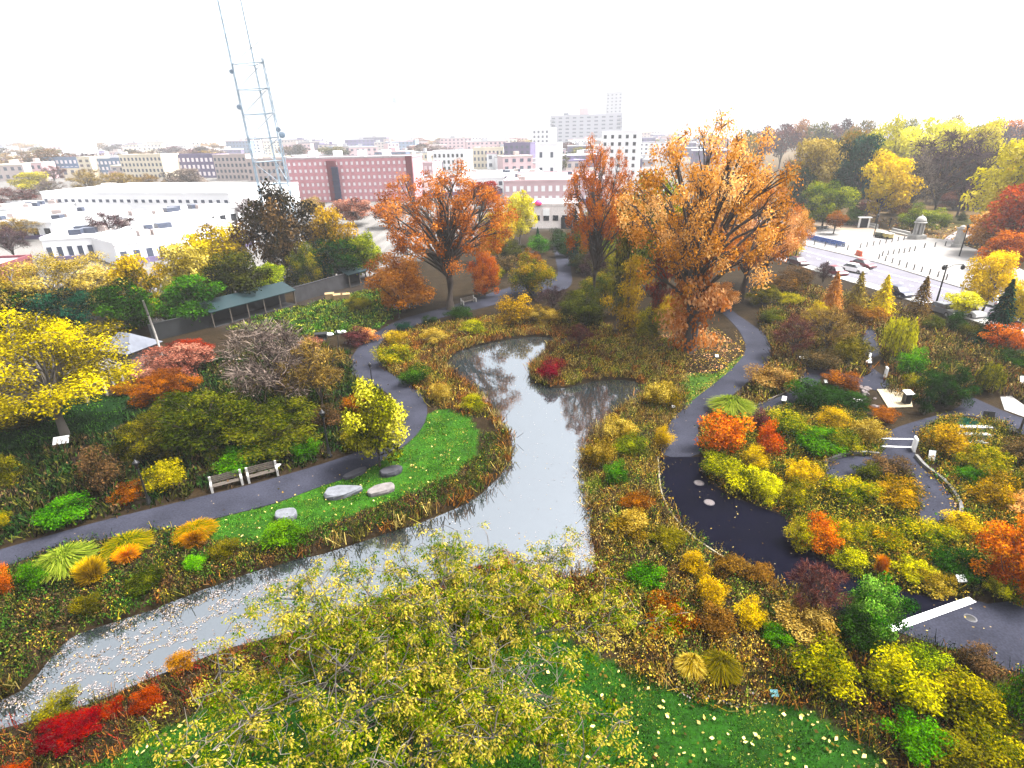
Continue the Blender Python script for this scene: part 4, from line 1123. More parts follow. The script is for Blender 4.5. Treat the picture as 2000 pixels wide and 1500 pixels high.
for a in [
    ('shrub', 'maple_shrub', 1408, 905, 800, 100, 'fire', 'blazing orange shrub nearest the colour change of the right path'),
    ('shrub', 'maple_shrub', 1494, 905, 822, 58, 'fire', 'round blazing orange shrub right of the largest orange one'),
    ('fountain', 'grass_clump', 1425, 820, 755, 90, 'palegreen', 'lime green fountain grass beside the right path'),
    ('shrub', 'yellow_shrub', 1400, 948, 880, 74, 'lime', 'yellow-green shrub overhanging the new dark asphalt below the orange shrub'),
    ('shrub', 'yellow_shrub', 1455, 978, 900, 90, 'lime', 'yellow shrub above the lower manhole cover'),
    ('shrub', 'yellow_shrub', 1492, 992, 925, 60, 'lemon', 'bright lemon shrub at the edge of the dark path'),
    ('shrub', 'gold_shrub', 1470, 935, 870, 60, 'gold', 'gold shrub between the round orange shrub and the lemon shrub'),
    ('shrub', 'gold_shrub', 1560, 965, 890, 80, 'gold', 'gold-brown shrub right of the lemon shrub'),
    ('shrub', 'yellow_shrub', 1545, 1005, 935, 66, 'lime', 'yellow-green shrub at the outer bend of the dark path'),
    ('shrub', 'green_shrub', 1580, 900, 840, 100, 'green', 'dark green shrub beyond the round orange shrub'),
    ('shrub', 'mixed_shrub', 1530, 870, 800, 80, 'autumngreen', 'green and yellow shrub behind the round orange shrub'),
    ('shrub', 'gold_shrub', 1620, 850, 795, 70, 'gold', 'golden shrub above the left arm of the looping path'),
    ('shrub', 'gold_shrub', 1690, 878, 810, 72, 'haygold', 'straw-gold shrub at the left side of the looping path'),
    ('shrub', 'mixed_shrub', 1640, 895, 830, 70, 'autumngreen', 'mixed green shrub left of the straw-gold shrub'),
    ('shrub', 'dark_shrub', 1485, 850, 800, 40, 'plum', 'dark maroon shrub behind the round orange shrub'),
    ('shrub', 'green_shrub', 1580, 812, 760, 110, 'dark', 'dark green patch of low plants inside the small brown garden loop'),
    ('shrub', 'green_shrub', 1660, 810, 772, 70, 'dark', 'dark green low plants left of the wooden deck'),
    ('shrub', 'red_shrub', 1722, 830, 795, 60, 'rust', 'red-orange low plants below the wooden deck'),
    ('shrub', 'maple_shrub', 1592, 1092, 1005, 72, 'fire', 'blazing orange shrub at the tip of the bed by the dark path'),
    ('shrub', 'yellow_shrub', 1562, 1085, 1018, 62, 'lime', 'yellow-green shrub beside the tip orange shrub on the dark path'),
    ('upright', 'orange_shrub', 1714, 1132, 1080, 34, 'fire', 'narrow orange flame-shaped shrub in the yellow hedge'),
    ('mass', 'maple_tree', 1966, 1178, 965, 180, 'fire', 'large blazing orange tree at the right edge'),
    ('shrub', 'maple_shrub', 1992, 1020, 955, 80, 'oak', 'pale orange shrub behind the large blazing orange tree'),
    ('shrub', 'gold_shrub', 1740, 1000, 935, 95, 'gold', 'gold and orange shrub left of the lower looping path'),
    ('shrub', 'green_shrub', 1650, 1005, 930, 95, 'autumngreen', 'dark green and gold shrub left of the gold and orange shrub'),
    ('shrub', 'brown_shrub', 1730, 950, 905, 90, 'brownmix', 'brown-red low shrub inside the bend of the looping path'),
    ('shrub', 'green_shrub', 1690, 950, 900, 60, 'mossy', 'olive low shrub left of the brown-red low shrub'),
    ('shrub', 'yellow_shrub', 1640, 1080, 1010, 90, 'autumngreen', 'green-gold hedge plant right of the tip orange shrub'),
    ('shrub', 'yellow_shrub', 1720, 1085, 1020, 90, 'mixed', 'mixed gold-green hedge plant above the orange flame shrub'),
    ('shrub', 'yellow_shrub', 1800, 1085, 1015, 95, 'autumngreen', 'gold-green hedge plant below the end of the looping path'),
    ('shrub', 'yellow_shrub', 1870, 1060, 1000, 80, 'gold', 'golden hedge plant right of the end of the looping path'),
    ('shrub', 'yellow_shrub', 1655, 1125, 1070, 70, 'lime', 'yellow-green hedge plant along the dark path left of the green shrub tree'),
    ('shrub', 'yellow_shrub', 1770, 1150, 1085, 80, 'lime', 'yellow hedge plant right of the orange flame shrub'),
    ('shrub', 'gold_shrub', 1815, 1168, 1108, 72, 'haygold', 'tan-gold hedge plant above the white stripe on the path'),
    ('shrub', 'dark_shrub', 1850, 1140, 1060, 100, 'dark', 'deep green shrub left of the large blazing orange tree'),
    ('shrub', 'yellow_shrub', 1950, 1185, 1125, 70, 'lime', 'yellow-green shrub under the large blazing orange tree'),
    ('shrub', 'gold_shrub', 1842, 905, 825, 90, 'gold', 'gold-brown shrub right of the two white stripes'),
    ('shrub', 'gold_shrub', 1905, 945, 860, 90, 'autumngreen', 'green and gold shrub in the bed right of the looping path'),
    ('shrub', 'gold_shrub', 1930, 1000, 920, 80, 'gold', 'golden shrub in the bed left of the pale orange shrub'),
    ('shrub', 'green_shrub', 1885, 955, 910, 50, 'green', 'green shrub at the inner edge of the curved stone kerb'),
    ('shrub', 'brown_shrub', 1975, 920, 850, 70, 'brownmix', 'brown-green shrub below the white roof corner'),
    ('shrub', 'green_shrub', 1985, 985, 920, 60, 'mossy', 'olive shrub at the right edge above the pale orange shrub'),
    ('fountain', 'green_shrub', 1888, 838, 812, 46, 'pine', 'blue-green spiky plant by the stone steps'),
    ('mass', 'evergreen_shrub', 1838, 800, 688, 105, 'dark', 'round dark green bush in front of the grassy mound'),
    ('shrub', 'green_shrub', 1778, 748, 682, 58, 'bright', 'light green bush left of the round dark green bush'),
    ('shrub', 'yellow_shrub', 1780, 770, 728, 44, 'lime', 'yellow bush between the light green bush and the wooden deck'),
    ('column', 'evergreen_shrub', 1803, 808, 736, 36, 'dark', 'small upright dark bush right of the wooden deck'),
    ('weep', 'weeping_tree', 1745, 705, 612, 66, 'lemon', 'yellow weeping tree beside the garden path'),
    ('weep', 'weeping_tree', 1925, 768, 702, 50, 'lime', 'yellow-green weeping tree in front of the grassy mound'),
    ('shrub', 'evergreen_shrub', 1975, 748, 690, 80, 'dark', 'dark green shrub at the right edge of the grassy mound'),
    ('flat', 'maple_tree', 1962, 712, 632, 105, 'salmon', 'flat spreading red maple at the right edge'),
    ('conifer', 'spruce_tree', 1930, 692, 556, 84, 'pine', 'tall dark conifer left of the flat red maple'),
    ('conifer', 'larch_tree', 1716, 618, 542, 58, 'sunyellow', 'golden yellow cone-shaped conifer near the street'),
    ('conifer', 'larch_tree', 1620, 614, 536, 52, 'oak', 'orange-tan feathery conifer left of the golden cone'),
    ('conifer', 'larch_tree', 1668, 606, 535, 50, 'haygold', 'straw-yellow feathery conifer between the orange-tan one and the golden cone'),
    ('conifer', 'larch_tree', 1790, 622, 545, 56, 'tan', 'brownish feathery conifer right of the dark blue car'),
    ('shrub', 'dark_shrub', 1862, 660, 610, 50, 'dark', 'dark green shrub in front of the parked cars'),
    ('shrub', 'dark_shrub', 1815, 655, 612, 44, 'mossy', 'dull green shrub right of the yellow weeping tree'),
    ('shrub', 'mossy_shrub', 1890, 672, 625, 44, 'olive', 'olive-gold shrub left of the tall dark conifer'),
    ('shrub', 'mossy_shrub', 1500, 640, 600, 50, 'mossy', 'dull green shrub at the outer far bend of the right path'),
    ('bare', 'bare_shrub', 1610, 690, 600, 110, 'tan', 'tan twiggy shrub in the middle of the brown garden'),
    ('bare', 'bare_shrub', 1545, 700, 620, 90, 'plum', 'reddish twiggy shrub right of the far bend of the right path'),
    ('shrub', 'tan_shrub', 1655, 720, 650, 90, 'olive', 'olive-tan shrub left of the garden path'),
    ('shrub', 'brown_shrub', 1600, 735, 675, 80, 'brownmix', 'brown shrub in the middle of the small garden loop'),
    ('shrub', 'orange_shrub', 1500, 770, 718, 90, 'tan', 'tan-orange shrub in the inner corner beside the right path'),
    ('shrub', 'orange_shrub', 1640, 770, 728, 74, 'rust', 'rust shrub between the garden loop and the stone pile'),
    ('shrub', 'yellow_shrub', 1590, 640, 590, 50, 'yellow', 'yellow shrub in the brown garden right of the dull green shrub'),
    ('shrub', 'yellow_shrub', 1535, 605, 572, 60, 'lime', 'yellow-green low shrub beside the far end of the right path'),
    ('shrub', 'rust_shrub', 1530, 580, 535, 80, 'brown', 'brown shrub near the street left of the parked dark red car'),
    ('shrub', 'mossy_shrub', 1562, 555, 520, 60, 'brownmix', 'dark shrub hiding the front of the parked dark red car'),
    ('shrub', 'rust_shrub', 1700, 640, 600, 60, 'rust', 'rust shrub under the golden yellow cone-shaped conifer'),
    ('shrub', 'rust_shrub', 1660, 640, 595, 60, 'brown', 'brown shrub below the straw-yellow feathery conifer'),
    ('shrub', 'yellow_shrub', 1545, 505, 470, 44, 'yellow', 'yellow shrub at the left end of the street'),
    ('small', 'young_tree', 1490, 560, 430, 90, 'oak', 'small orange tree right of the straight dark oak trunk'),
    ('bare', 'bare_tree', 1605, 560, 510, 40, 'purple', 'small purple bare tree beside the street'),
    ('shrub', 'red_shrub', 1975, 752, 738, 40, 'rust', 'low red-brown plants beside the pale patio'),
]:
    plant(*a, group=RG, grow=1.22 if a[0] == 'shrub' else (1.15 if a[0] == 'conifer' else 1.0))
FG = 'shrubs of the lower right corner'
for a in [
    ('mass', 'green_tree', 1690, 1262, 1108, 122, 'freshgreen', 'fresh green small-leaved tree in front of the white stripe on the path'),
    ('shrub', 'dark_shrub', 1672, 1295, 1200, 110, 'dark', 'very dark green shrub at the foot of the fresh green tree'),
    ('shrub', 'yellow_shrub', 1595, 1375, 1248, 135, 'lime', 'yellow-green bush at the corner of the dark lawn'),
    ('shrub', 'yellow_shrub', 1725, 1400, 1270, 150, 'lime', 'wide yellow-green bush right of the corner bush'),
    ('shrub', 'green_shrub', 1790, 1335, 1255, 90, 'yellowgreen', 'light green bush directly below the grey path'),
    ('shrub', 'yellow_shrub', 1860, 1440, 1310, 150, 'lime', 'tall yellowish bush in the lower right corner'),
    ('shrub', 'green_shrub', 1765, 1500, 1390, 130, 'green', 'green bush at the bottom edge right of the dark lawn'),
    ('shrub', 'yellow_shrub', 1930, 1530, 1420, 140, 'lime', 'yellow-green bush cut by the bottom right corner'),
    ('shrub', 'brown_shrub', 1885, 1330, 1248, 80, 'brownmix', 'brown-green bush beside the lower edge of the grey path'),
    ('column', 'green_shrub', 1990, 1400, 1245, 90, 'bright', 'bright green upright bush at the right edge below the grey path'),
    ('shrub', 'olive_shrub', 1840, 1530, 1440, 130, 'olive', 'olive bush at the bottom edge'),
    ('shrub', 'dark_shrub', 1940, 1400, 1330, 90, 'mossy', 'dark olive bush left of the bright green upright bush'),
]:
    plant(*a, group=FG, grow=1.15)
for a in [
    ('mass', 'red_shrub', 155, 1462, 1384, 130, 'darkred', 'bright red low shrub at the lower left corner'),
    ('shrub', 'red_shrub', 228, 1408, 1372, 58, 'darkred', 'small red clump right of the bright red low shrub'),
    ('shrub', 'red_shrub', 298, 1396, 1356, 76, 'darkred', 'red clump under the bare twigs of the foreground tree'),
    ('shrub', 'brown_shrub', 360, 1318, 1275, 70, 'rust', 'rust clump on the near edge of the pond'),
    ('shrub', 'red_shrub', 40, 1540, 1490, 80, 'darkred', 'red shrub at the very bottom left corner'),
    ('shrub', 'rust_shrub', 985, 1145, 1090, 90, 'rust', 'rust brown reeds clump rising behind the foreground tree'),
    ('shrub', 'olive_shrub', 130, 1420, 1375, 100, 'olive', 'olive clump between the near pond edge and the red shrubs'),
]:
    plant(*a, group='shrubs on the near bank at lower left')

CTY = 'street trees among the far rooftops'
for a in [
    ('bare', 'bare_tree', 222, 488, 412, 100, 'purple', 'dark purple bare tree standing between the white flat roofs'),
    ('shrub', 'autumn_shrub', 300, 482, 452, 60, 'oakred', 'orange-red shrubs between the white flat roofs'),
    ('shrub', 'autumn_shrub', 345, 472, 442, 60, 'oakred', 'second orange-red shrub next to the white flat roof'),
    ('bare', 'bare_tree', 30, 508, 440, 80, 'purple', 'dark bare tree among the white roofs at the left edge'),
    ('bare', 'bare_tree', 45, 470, 425, 90, 'tan', 'tan bare tree behind the dark bare tree at the left edge'),
    ('bare', 'bare_tree', 40, 418, 368, 110, 'plum', 'brown tree crown left of the long white building'),
    ('round', 'autumn_tree', 68, 380, 334, 66, 'lemon', 'yellow tree far off at the left above the brown crown'),
    ('bare', 'bare_tree', 100, 392, 350, 60, 'greytwig', 'grey bare tree right of the far yellow tree'),
    ('bare', 'bare_tree', 180, 384, 332, 80, 'tan', 'pale bare tree above the left end of the long white building'),
    ('bare', 'bare_tree', 240, 386, 335, 80, 'tan', 'pale brown bare tree above the middle of the long white building'),
    ('bare', 'bare_tree', 295, 382, 340, 60, 'tan', 'pale bare tree in front of the cream apartment block'),
    ('round', 'street_tree', 368, 376, 328, 76, 'greytwig', 'grey-green street tree in front of the dark brick block'),
    ('bare', 'bare_tree', 110, 360, 322, 46, 'plum', 'purple tree in front of the blue-grey apartment row'),
    ('round', 'autumn_tree', 690, 440, 385, 80, 'pink', 'pinkish pale tree in front of the red brick building'),
    ('small', 'autumn_tree', 760, 445, 392, 66, 'pink', 'rosy pale tree at the right end of the red brick building'),
    ('small', 'autumn_tree', 618, 432, 385, 60, 'tan', 'tan tree at the left foot of the red brick building'),
    ('round', 'autumn_tree', 945, 412, 352, 70, 'crimson', 'reddish tree right of the top of the broad rust oak'),
    ('bare', 'bare_tree', 1098, 345, 300, 30, 'olive', 'olive tree right of the square white tower block'),
    ('bare', 'bare_tree', 490, 440, 385, 60, 'purple', 'bare dark tree left of the tall brown-purple tree'),
    ('bare', 'bare_tree', 30, 345, 300, 90, 'tan', 'pale brown tree crown at the far left edge of the city'),
]:
    plant(*a, group=CTY)
r_ = np.random.default_rng(91)
for i in range(46):
    x = -40 + 1500 * r_.random(); by = 291 + 38 * r_.random() ** 1.6 - (x - 1000) * .018
    s = (by - 258) / 60
    plant('small', 'distant_tree', x, by, by - 10 - 30 * s * r_.random(), 22 + 55 * s, ['purple', 'greytwig', 'tan', 'plum', 'olive', 'brownmix'][i % 6],
          'small hazy tree among the distant rooftops of the city', group='far hazy city trees')

# ---------------------------------------------------------------- the foreground tree: sparse, pale yellow, seen from above
def foreground_tree():
    r = np.random.default_rng(4)
    B = ground(842, 1560)
    e = thing('deciduous_tree', 'pale yellow-green sparse tree with drooping leaf clusters filling the bottom of the picture', 'tree', B)
    mb = MB()
    top = np.array([-.3, .3, 6.3])
    mb.tube([(0, 0, -.1), (.1, .05, 2.2), (-.05, .2, 4.5), top], [.27, .20, .17, .15], 9)
    ends = []
    N_ = 26
    for k in range(N_):
        a = 2.39996 * k + r.normal() * .12
        R = math.sqrt((k + .7) / N_)
        t = np.array([8.8 * R * math.cos(a) + .35, 6.6 * R * math.sin(a) + .7, 8.5 - 2.3 * R * R + r.normal() * .4])
        st = top * (0.78 + .22 * r.random())
        pts = bent(st, t, r, .10, 6)
        mb.tube(pts, [.085, .07, .055, .042, .03, .02], 6, cap=False)
        for s in range(17):
            f = r.integers(2, 6)
            s0 = np.array(pts[f])
            d = r.normal(size=3) * np.array([1, 1, .3]); d /= np.linalg.norm(d)
            q = s0 + d * (.7 + 1.5 * r.random()) + np.array([0, 0, .25])
            p2 = bent(s0, q, r, .16, 4)
            mb.tube(p2, [.024, .019, .014, .008], 4, cap=False)
            for u in range(12):
                g = np.array(p2[r.integers(1, 4)])
                dd = r.normal(size=3) * np.array([1, 1, .5]); dd /= np.linalg.norm(dd)
                w = g + dd * (.25 + .6 * r.random())
                if r.random() < .35: mb.tube([g, (g + w) / 2 + r.normal(size=3) * .05, w], [.011, .009, .005], 3, mi=1, cap=False)
                ends.append(w)
    mb.build('trunk', [mat('mottled_bark', (.07, .06, .052), .9, .5, 5, bump=.5), mat('grey_twigs', (.24, .21, .18), .9, .25, 4)], e)
    E = np.array(ends)
    keep = noise2(E[:, :2] * 1.0, 4.0, 12) + r.normal(size=len(E)) * .35 > -.5   # patchy: whole branches keep fewer leaves
    E = E[keep]
    nl = 36
    P = np.repeat(E, nl, 0); n = len(P)
    an = r.random(n) * 6.283
    rad = .03 + .24 * r.random(n)
    P = P + np.c_[np.cos(an) * rad, np.sin(an) * rad, -.22 * r.random(n)]
    T = np.c_[np.cos(an) * .7, np.sin(an) * .7, -1.0 + r.random(n) * .9]
    D = np.c_[np.cos(an) * .8, np.sin(an) * .8, .7 + 0 * an] + r.normal(size=(n, 3)) * .5
    V, Q = leaf_quads(P, D, 0.105 * (.5 + .9 * r.random(n)), .45, r, T)
    cl = np.repeat(r.random(len(E)), nl)
    a = np.repeat(np.clip(.60 * cl + .42 * r.random(n), 0, 1), 4)
    PAL['foreground'] = [(.008, .034, .003), (.080, .100, .012), (.30, .235, .062)]
    link('crown', np_mesh('crown', V, Q, foliage('foreground'), a), e)
foreground_tree()

# ---------------------------------------------------------------- small built things of the garden
def lamp_post(bx, by, ty, label, base=None):
    P = ground(bx, by); h = height_to(P, ty)
    e = thing('lamp_post', label, 'lamp post', P, 0, 'black lamp posts along the left path')
    s = h / 4.2
    MB().lathe([(.20, 0), (.20, .12), (.13, .2), (.11, .7), (.07, .85), (.055, 3.2), (.05, 3.3), (.10, 3.36), (.10, 3.42)], n=10).build('post', BLACK, e)
    la = MB().lathe([(.10, 3.42), (.20, 3.85), (.21, 3.88)], n=10).build('lantern', GLASS, e)
    MB().lathe([(.24, 3.88), (.20, 3.98), (.07, 4.10), (.04, 4.2)], n=10).build('cap', BLACK, e)
    e.scale = (s * 1.15, s * 1.15, s)
lamp_post(292, 984, 898, 'black lamp post leaning over the rust plants left of the benches')
lamp_post(728, 757, 708, 'black lamp post standing against the pale bend of the left path')
lamp_post(662, 678, 644, 'black lamp post beside the maroon shrub at the kitchen garden')
lamp_post(644, 892, 800, 'black lamp post half hidden by the yellow-green small tree')
lamp_post(780, 622, 588, 'black lamp post under the left side of the broad rust oak')

def bench(p, q, label):
    a, b = ground(*p), ground(*q)
    L = np.linalg.norm(b - a); t = (b - a) / L
    e = thing('park_bench', label, 'bench', a, math.atan2(t[1], t[0]), 'park benches along the left path')
    s = MB(); k = MB()
    for i in range(4): s.box((L / 2, .10 + i * .125, .44), (L - .12, .095, .045))
    for i in range(4): k.box((L / 2, .60 + i * .045, .58 + i * .125), (L - .12, .035, .10))
    s.build('seat', WOOD, e); k.build('backrest', WOOD, e)
    for x in (.09, L - .09):
        m = MB().box((x, .05, .30), (.16, .14, .60)).box((x, .34, .38), (.16, .46, .12)).box((x, .66, .52), (.16, .16, 1.04)).box((x, .36, .63), (.16, .66, .08))
        m.build('end_frame', CONC, e)
    return e
bench((413, 964), (477, 947), 'slatted bench with white end frames, left one of the pair by the path')
bench((485, 945), (546, 929), 'slatted bench with white end frames, right one of the pair by the path')
for x, y, l in [(905, 597, 'bench under the trunk of the broad rust oak'), (775, 608, 'bench at the edge of the kitchen garden beside the far path'), (940, 545, 'bench beside the path behind the broad rust oak')]:
    bench((x, y), (x + 26, y - 7), 'small slatted ' + l)

def rock(px, h, label, m, dz=.0):
    g = ccw(gpoly(px)); c = g.mean(0)
    g = smooth_poly(g - c, 1)
    r = np.random.default_rng(int(c[0] * 100) % 1000)
    mb = MB(); n = len(g)
    V = []
    for z, s in ((-.05, 1.0), (h * .5, 1.03), (h * .88, .99), (h, .92)):
        for p in g:
            V.append((p[0] * s + r.normal() * .015, p[1] * s + r.normal() * .015, z + r.normal() * .012 * (z > 0)))
    Fs = []
    for i in range(3):
        for k in range(n):
            j = (k + 1) % n
            Fs.append((i * n + k, i * n + j, (i + 1) * n + j, (i + 1) * n + k))
    Fs.append(tuple(range(3 * n, 4 * n)))
    o = mb.add(V, Fs).build('flat_rock', m); o.location = (c[0], c[1], 0)
    tag(o, label, 'rock', 'flat rocks on the bright green lawn')
RK = mat('grey_stone', (.17, .18, .21), .85, .25, 2.5, bump=.5)
RK2 = mat('warm_stone', (.20, .18, .18), .85, .25, 2.5, bump=.5)
RK3 = mat('dark_stone', (.045, .045, .06), .8, .3, 2.5, bump=.5)
rock([(630, 976), (645, 955), (706, 955), (708, 960), (660, 978)], .38, 'large flat grey rock with a pointed right end on the bright lawn', RK)
rock([(717, 968), (722, 958), (762, 947), (772, 952), (768, 962), (728, 972)], .34, 'narrow pinkish grey rock right of the pointed rock', RK2)
rock([(537, 1010), (545, 1003), (574, 999), (581, 1004), (578, 1015), (550, 1022), (540, 1018)], .42, 'pale rounded grey rock nearest the pond on the lawn', RK)
rock([(740, 925), (775, 915), (788, 918), (780, 928), (748, 935)], .40, 'dark long stone under the yellow-green small tree', RK3)
rock([(666, 935), (700, 918), (718, 915), (712, 925), (680, 938)], .25, 'dark flat stone at the edge of the left path', RK3)

for x, y, l in [(1365, 944, 'upper one of the two pale manhole covers in the new dark path'), (1385, 982, 'lower one of the two pale manhole covers in the new dark path')]:
    P = ground(x, y)
    e = thing('manhole_cover', l, 'manhole cover', (P[0], P[1], .034), 0, 'manhole covers in the paths')
    MB().lathe([(.38, -.01), (.38, .012), (.30, .014)], n=24).build('frame', mat('cast_iron', (.09, .08, .09), .7, .25, 6), e)
    m = MB()
    m.lathe([(.295, -.01), (.295, .018), (.28, .02)], n=24)
    for i in range(-3, 4): m.box((i * .07, 0, .021), (.03, .46 - abs(i) * .08, .008))
    m.build('lid', mat('worn_iron', (.15, .125, .13), .6, .3, 9), e)
P = ground(1895, 1208)
e = thing('manhole_cover', 'dark manhole cover in the grey path near the white stripe', 'manhole cover', (P[0], P[1], .03), 0, 'manhole covers in the paths')
MB().lathe([(.30, -.01), (.30, .012), (.24, .014)], n=24).build('frame', mat('ring_iron', (.12, .12, .14), .7, .2, 6), e)
MB().lathe([(.235, -.01), (.235, .018), (.2, .02)], n=24).build('lid', BLACK, e)

def sign(x, y, w, h, label, hgt=.8, tilt=.7, col=None, rz=0.0):
    P = ground(x, y); P[2] = zmound(P[0], P[1])
    e = thing('garden_sign', label, 'sign', P, rz)
    MB().box((0, tilt * .1, hgt), (w, h, .04), rx=tilt).build('panel', col or WHITE, e)
    for s in (-.35, .35): MB().box((w * s, .1, hgt / 2 - .02), (.05, .05, hgt)).build('post', BLACK, e)
sign(124, 874, 1.15, .75, 'white information panel on the shaded lawn at left', .7, .6, None, .35)
sign(76, 824, .7, .5, 'small dark panel near the base of the big yellow elm', .5, .7, BLACK, .2)
sign(1530, 788, .40, .55, 'small white sign at the left end of the dark green patch', .5, .5, None, -.5)
sign(1673, 792, .80, .40, 'white sign at the right end of the dark green patch', .5, .6, None, -.3)
sign(1565, 707, .45, .35, 'small white sign left of the garden loop path', .5, .7)
sign(1612, 752, .30, .40, 'tiny white sign below the rust shrub at the garden loop', .4, .6)
sign(1992, 764, .55, .8, 'white upright sign above the pale patio at the right edge', .8, 1.2)
sign(1818, 902, .45, .8, 'white upright panel right of the looping path below the stripes', .5, 1.25, None, -.3)
sign(1872, 1150, .5, .4, 'white panel in front of the deep green shrub near the white stripe', .7, .7)
sign(545, 917, .35, .25, 'tiny white sign at the right end of the benches', .35, .7)
sign(1697, 712, .3, .8, 'white notice on a post beside the garden path', .9, 1.3)
sign(1315, 800, .3, .25, 'little white plant label beside the right path', .3, .7)
sign(1400, 700, .35, .3, 'little white plant label in the leaves under the giant oak', .3, .7)
sign(1512, 1362, .35, .3, 'little blue-green plate at the edge of the dark lawn', .2, .6, mat('teal_paint', (.10, .32, .36), .5))

for x, y, l in [(1783, 880, 'white board standing at the right end of the two white stripes'), (1728, 738, 'white board standing beside the path above the wooden deck')]:
    P = ground(x, y)
    e = thing('white_board', l, 'board', P, -.35, 'white boards beside the garden paths')
    MB().box((0, 0, .62), (.14, .7, 1.1)).build('panel', WHITE, e)
    MB().box((0, 0, .04), (.2, .8, .08)).build('foot', CONC, e)
P = ground(1926, 826)
e = thing('notice_board', 'black tilted board above the stone steps', 'notice board', P, -.3)
MB().box((0, 0, .75), (.85, .08, .7), rx=-.3).build('panel', BLACK, e)
MB().box((-.3, .08, .25), (.07, .07, .5)).build('post', BLACK, e); MB().box((.3, .08, .25), (.07, .07, .5)).build('post', BLACK, e)

# deck with its cart-like box, stone pile, steps, kerb, roof corner
D4 = ccw(gpoly([(1712, 763), (1775, 761), (1782, 797), (1734, 799)]))
e = thing('wooden_deck', 'pale wooden deck where the garden paths meet', 'deck', (*D4.mean(0), 0))
c = D4.mean(0); m = MB()
A_, B_, C_, D_ = D4 - c
for i in range(12):
    f0, f1 = i / 12 + .004, (i + 1) / 12 - .004
    q = [A_ + (B_ - A_) * f0, A_ + (B_ - A_) * f1, D_ + (C_ - D_) * f1, D_ + (C_ - D_) * f0]
    m.prism(q, .06, .16)
m.build('planks', mat('pale_planks', (.22, .185, .12), .8, .12, 2), e)
MB().prism([A_ * .97, B_ * .97, C_ * .97, D_ * .97], 0, .055).build('joists', WOOD, e)
P = ground(1768, 790)
e = thing('litter_bin', 'dark litter bin with a white slanted top standing on the wooden deck', 'bin', (P[0], P[1], .16))
MB().box((0, 0, .5), (.55, .55, 1.0), taper=.95).build('body', BLACK, e)
MB().box((0, 0, 1.08), (.75, .7, .10), rx=.2).build('lid', WHITE, e)
P = ground(1693, 722)
e = thing('litter_bin', 'dark bin with a pale top at the left edge of the garden path', 'bin', P)
MB().lathe([(.25, 0), (.27, .8), (.25, .85)], n=12).build('body', BLACK, e)
MB().lathe([(.29, .85), (.29, .95), (.1, 1.1)], n=12).build('lid', WHITE, e)
r_ = np.random.default_rng(8)
g = gpoly([(1672, 752), (1700, 750), (1722, 780), (1712, 798), (1690, 785)])
STN = mat('field_stone', (.20, .165, .165), .9, .3, 3, bump=.4)
k = 0
while k < 16:
    p = g.min(0) + (g.max(0) - g.min(0)) * r_.random(2)
    if not inside(p[None], g)[0]: continue
    k += 1
    m = MB(); s = .22 + .25 * r_.random()
    prof = [(s * .5, -.05), (s * .62, s * .2), (s * .5, s * .42), (s * .2, s * .5)]
    m.lathe(prof, n=7)
    V = [tuple(np.array(v) + r_.normal(size=3) * s * .07) for v in m.V]; m.V = V
    o = m.build('field_stone', STN); o.location = (p[0], p[1], 0); o.rotation_euler = (0, 0, r_.random() * 6); o.scale = (1.3, .9, .9)
    tag(o, 'rough pinkish stone in the pile left of the wooden deck', 'stone', 'rough stones piled left of the wooden deck')
for i, (x, y, l) in enumerate([(1893, 866, 'lowest pale stone step right of the two white stripes'), (1898, 854, 'middle pale stone step below the black tilted board'), (1903, 843, 'top pale stone step below the black tilted board')]):
    P = ground(x, y)
    o = MB().box((0, 0, .08 + .08 * i), (2.6, .42, .16 + .16 * i)).box((0, .02, .165 + .16 * i), (2.7, .44, .025)).build('stone_step', CONC)
    o.location = (P[0], P[1], 0); o.rotation_euler = (0, 0, -.1); tag(o, l, 'step', 'pale stone steps in the garden')
def kerb(pts, label, w=.22, h=.28, m=None):
    g = smooth_poly(gpoly(pts), 2, False)
    mb = MB(); V = []
    for i, p in enumerate(g):
        t = g[min(i + 1, len(g) - 1)] - g[max(i - 1, 0)]; t /= np.linalg.norm(t); n = np.array([-t[1], t[0]]) * w / 2
        for q, z in ((p - n, -.02), (p - n, h), (p + n, h), (p + n, -.02)): V.append((*q, z))
    Fs = [(i * 4 + a, i * 4 + a + 1, i * 4 + a + 5, i * 4 + a + 4) for i in range(len(g) - 1) for a in range(3)]
    n = len(g) - 1
    Fs += [(0, 1, 2, 3), (n * 4 + 3, n * 4 + 2, n * 4 + 1, n * 4)]
    o = mb.add(V, Fs).build('stone_kerb', m or mat('kerb_stone', (.17, .165, .16), .85, .2, 3)); tag(o, label, 'kerb')
kerb([(1788, 893), (1806, 915), (1840, 938), (1866, 968), (1878, 998), (1870, 1012)], 'low grey stone kerb along the outer curve of the looping path')
kerb([(1608, 906), (1650, 888), (1690, 887), (1716, 890)], 'low grey kerb behind the left arm of the looping path')
kerb([(1470, 797), (1500, 783), (1545, 762), (1568, 748), (1560, 725), (1572, 712), (1612, 716)], 'thin edging around the small garden loop path', .12, .15, WOOD)
kerb([(1285, 893), (1290, 965), (1313, 1008), (1352, 1048), (1397, 1079), (1455, 1112)], 'thin edging strip along the left side of the new dark path', .10, .05, mat('edging', (.30, .26, .18), .9, .2, 3))
e = thing('white_roof', 'white flat roof corner of a small structure at the right edge', 'roof', ground(1998, 872))
MB().box((2.2, 1.4, 2.2), (4.4, 3.4, .16), rz=.0).build('roof_slab', WHITE, e)
for p in ((.3, .1), (.3, 2.8), (4.1, .1), (4.1, 2.8)): MB().box((p[0], p[1], 1.06), (.14, .14, 2.12)).build('post', WOOD, e)
e.rotation_euler = (0, 0, -.5)

